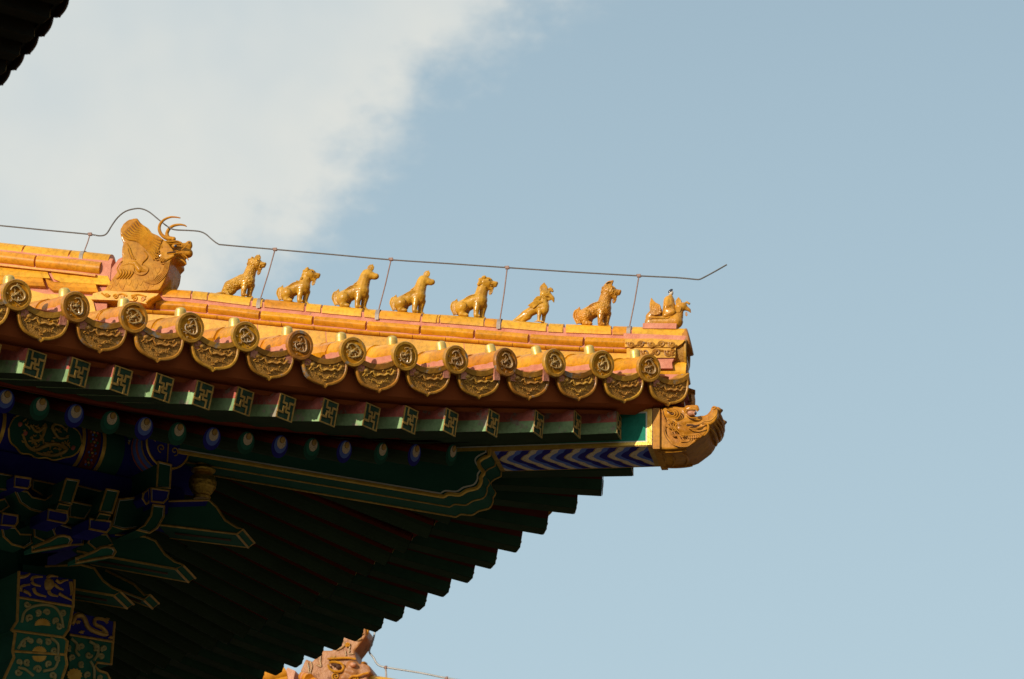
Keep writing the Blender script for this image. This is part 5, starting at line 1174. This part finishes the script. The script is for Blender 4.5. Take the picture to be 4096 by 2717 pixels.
# ------------------------------------------------------------------ shaded eave at the top left
def zT(X, Y): return ((X/3.92)/1.7327, (Y/3.92)/1.7327)
KP = P(*zT(470, 490), 8); Kc = KP.x+KP.y
def PT_(X, Y, dk=0):
    dd = view_dir(*zT(X, Y)); k = (Kc+dk*R2-(CAM.x+CAM.y))/(dd.x+dd.y); return CAM+dd*k
ue = thing('upper_roof_eave', 'dark eave with a row of rafter ends cutting across the top left corner', 'roof', tuple(PT_(200, 200)), world=True)
OW = Vector((1, 1, 0))/R2; AL = Vector((-1, 1, 0))/R2
nods = [(1450, -700), (1215, -420), (960, -110), (715, 190), (470, 490), (245, 770), (30, 1020), (-180, 1260), (-380, 1480)]
SHADT = mat('shade_dark_timber', (.010, .012, .008), (.016, .016, .010), spec=.1, rough=.9, scale=5)  # near-black shade under this eave painted into the timber colour
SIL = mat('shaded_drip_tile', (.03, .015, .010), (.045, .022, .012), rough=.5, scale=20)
b = MB(); up_ = []; 
for (X, Y) in nods:
    c0 = PT_(X, Y); 
    rf = MB(); a_ = c0-Vector((0, 0, .085)); w = .085
    rf.frame_box(c0-OW*.9, OW*.9, AL*w, Vector((0, 0, .095)), SHADT); o = obj('rafter', rf, ue)
    pl = MB(); pl.add([c0+OW*.003+AL*w*a-AL*0+Vector((0, 0, z)) for a, z in ((-1, -.095), (1, -.095), (1, .095), (-1, .095))], [(0, 1, 2, 3)], ENDG)
    pl.tube([c0+OW*.005+AL*w*a+Vector((0, 0, z)) for a, z in ((-.9, -.085), (.9, -.085), (.9, .085), (-.9, .085), (-.9, -.085), (.9, .085))], .008, GOLDD, 5); obj('end_panel', pl, o)
for (X, Y) in nods:
    c0 = PT_(X+18, Y+6)+OW*.12
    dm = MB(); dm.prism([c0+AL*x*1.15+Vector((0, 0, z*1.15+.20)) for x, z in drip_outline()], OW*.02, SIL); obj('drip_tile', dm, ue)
    tm = MB(); tm.lathe(c0+AL*.17+Vector((0, 0, .23)), OW, [(.085, -.6), (.085, 0), (.06, .004)], SIL, 16); obj('round_tile', tm, ue)
e0 = [PT_(X, Y) for X, Y in nods]; rows = [[p+OW*.012+Vector((0, 0, -.02)), p+OW*.17+Vector((0, 0, .14)), p+OW*.13+Vector((0, 0, .12)), p+Vector((0, 0, .10)), p+OW*.14+Vector((0, 0, .16)), p+OW*.14+Vector((0, 0, .30)), p-OW*3+Vector((0, 0, 1.2)), p-OW*3+Vector((0, 0, .6)), p+Vector((0, 0, .097))] for p in e0]
b.sheet(rows, SHADT); obj('eave_board', b, ue)
# ------------------------------------------------------------------ neighbouring roof at the bottom
YF = 9.0
def zF(X, Y): return ((1000+X/2.781)/1.7327, (2400+Y/2.781)/1.7327)
def PF(X, Y, y=0): return P(*zF(X, Y), YF+y)
uf = .000765
fr = thing('neighbouring_hall', 'sunlit tiled ridge of a neighbouring hall, below the eave at the bottom edge', 'hall', tuple(PF(1000, 1200)), world=True)
b = MB(); zr = lambda x: PF(1330, 835).z+(x-PF(1330, 835).x)*((PF(1600, 878).z-PF(1330, 835).z)/(PF(1600, 878).x-PF(1330, 835).x))
course(b, PF(900, 860).x, PF(1330, 835).x+3.4, arch(.10, .085, 12, .03), zr, RIDGE2, YF); obj('ridge_tiles', b, fr)
b = MB(); course(b, PF(600, 860).x, PF(1330, 835).x+3.4, [(.09, -.1), (.13, -.7), (-.13, -.7), (-.09, -.1)], zr, RIDGE, YF); obj('ridge_base', b, fr)
# the roof slopes and wall that carry this ridge
xa, xb = PF(600, 860).x, PF(1330, 835).x+3.4
b = MB()
for sg in (-1, 1):
    rows = []
    for i in range(25):
        x = xa+(xb-xa)*i/24; rows.append([Vector((x, YF+sg*(.12+w*3.6), zr(x)-.55-w*1.9+.35*w*w)) for w in (0, .25, .5, .75, 1)])
    b.sheet(rows, GLAZE)
    for i in range(int((xb-xa)/.34)):
        x = xa+.17+i*.34; b.tube([Vector((x, YF+sg*(.12+w*3.6), zr(x)-.53-w*1.9+.35*w*w)) for w in (0, .25, .5, .75, 1)], .08, GLAZE, 8)
obj('roof_slope', b, fr)
b = MB(); b.box(xa+.3, xb-.5, YF-2.6, YF+2.6, GZ, zr(xb)-2.0, WALLR); obj('wall', b, fr)
b = MB()
for (x0, y0, x1, y1, r) in ((590, 850, 660, 880, 62), (650, 880, 760, 960, 66)): 
    a = PF(x0, y0, -.35); e = PF(x1, y1, -.45); b.tube([a, a.lerp(e, .5), e], [r*uf*.95, r*uf, r*uf], GLAZE, 16)
    b.tube([a.lerp(e, .42), a.lerp(e, .52)], r*uf*1.06, MORTAR, 16)
for i in range(5):
    a = PF(380+i*20, 830+i*90, -.3); b.tube([a, a+Vector((-.8, -.5, -.35))], .075, GLAZE, 12)
obj('roof_tiles', b, fr)
b = MB(); q = [PF(*p, -.1) for p in [(420, 752), (505, 790), (480, 900), (700, 1250), (200, 1250), (250, 980)]]; b.prism(q, (0, .3, 0), PINKG); obj('carved_end', b, fr)
fd = thing('horned_dragon_ornament', 'weathered dragon ornament with a long upright horn, half hidden behind the dark eave', 'roof ornament', tuple(PF(1000, 900)), world=True)
B = MB(); TF = .16
q = [PF(*p, -TF) for p in [(1215, 290), (1290, 300), (1290, 400), (1230, 480), (1160, 570), (1180, 650), (1215, 715), (1250, 700), (1330, 730), (1345, 790), (1300, 850), (1330, 1000), (1000, 1100), (700, 1100), (640, 880), (560, 790), (620, 655), (690, 690), (790, 560), (920, 560), (1000, 425)]]
B.prism(q, (0, 2*TF, 0))
for y in (-1, 1):
    B.cap(PF(1140, 725, y*TF), PF(1120, 730, y*TF), 52*uf, 44*uf); B.cap(PF(1080, 790, y*TF), PF(1160, 810, y*TF), 50*uf, 44*uf); B.cap(PF(1180, 770, y*.1), PF(1290, 790, y*.08), 70*uf, 62*uf); B.cap(PF(900, 655, y*TF), PF(1170, 655, y*TF*.9), 22*uf, 24*uf)
    B.cap(PF(1040, 870, y*TF), PF(1240, 870, y*TF*.8), 50*uf, 46*uf)
D = MB()
def cf(pts, r, off=.01, m=DRAGG): D.tube(spline([PF(X, Y, -TF-off) for X, Y in pts], 4), r*uf, m, 6)
cf([(880, 700), (930, 690), (1010, 705), (1040, 745), (1020, 790), (950, 795), (890, 770), (870, 720)], 15, .03); cf([(920, 725), (960, 720), (990, 745), (960, 755)], 18, .02, GROOVE)
cf([(860, 655), (960, 650), (1080, 645), (1180, 658)], 12, .03); cf([(1100, 880), (1140, 850), (1200, 845), (1260, 825), (1320, 810)], 13, .03, HEADG)
D.ball(PF(1145, 722, -TF-.04), (42*uf, 30*uf, 30*uf), PINKG, 12, 8); D.ball(PF(1272, 712, -.1), (36*uf, .06, 22*uf), HEADG, 10, 8)
for (X, Y, r) in ((955, 850, 44), (1180, 880, 34), (1090, 500, 26)): cf([(X+a, Y+b_) for a, b_ in spiral((0, 0), r, 5, 2, 1.5, 14)], 9, .015)
for l in ([(960, 560), (1010, 540), (1050, 510), (1065, 495)], [(1000, 450), (1040, 470), (1060, 500)], [(1095, 480), (1110, 520), (1100, 560)], [(1150, 440), (1200, 450), (1240, 430)], [(1180, 380), (1220, 400), (1260, 370)], [(790, 600), (780, 680), (790, 740), (740, 720)], [(670, 680), (690, 740), (670, 820), (720, 880)], [(640, 700), (655, 780), (640, 850)], [(1060, 570), (1070, 620)], [(1110, 560), (1100, 600), (1150, 600)], [(900, 630), (930, 640), (950, 625)]): cf(l, 9, .008, MEDAL)
obj('body', join_into(remesh(B, .012, mat('brown_worn_glaze', (.27, .095, .022), (.38, .16, .045), rough=.5, scale=9, bump=.8, bscale=24, stain='#7a5238', stain_amt=.35, stain_scale=8), 3), D), fd)
b = MB(); p = spline([PF(*q, -.12) for q in [(1155, 570), (1185, 520), (1240, 455), (1290, 380), (1312, 320), (1312, 240), (1290, 180)]], 4); n = len(p); b.tube(p, [uf*(26-6*i/n) for i in range(n)], DRAGG, 10); b.ball(p[0], 32*uf, DRAGG); obj('horn', b, fd)
fw_ = thing('lightning_conductor', 'thin wire on short rods above the lower roof ridge, near the bottom edge', 'wire', tuple(PF(1517, 880)), world=True)
b = MB(); b.tube(spline([PF(X, Y) for X, Y in [(1392, 250), (1388, 345), (1372, 440), (1338, 530), (1328, 575), (1340, 602), (1375, 645), (1405, 700), (1440, 730), (1511, 750), (1900, 812), (2190, 870), (2700, 950)]], 3), .008, WIRE, 6); obj('wire', b, fw_)
for (X0, Y0_, X1, Y1) in ((1517, 885, 1510, 752), (2192, 980, 2188, 872)):
    b = MB(); b.tube([PF(X0, Y0_), PF(X1, Y1)], .008, STRAP, 6); o = obj('support_rod', b, fw_); b = MB(); b.ball(PF(X1, Y1), .018, RUST, 6, 5); obj('clamp', b, o)
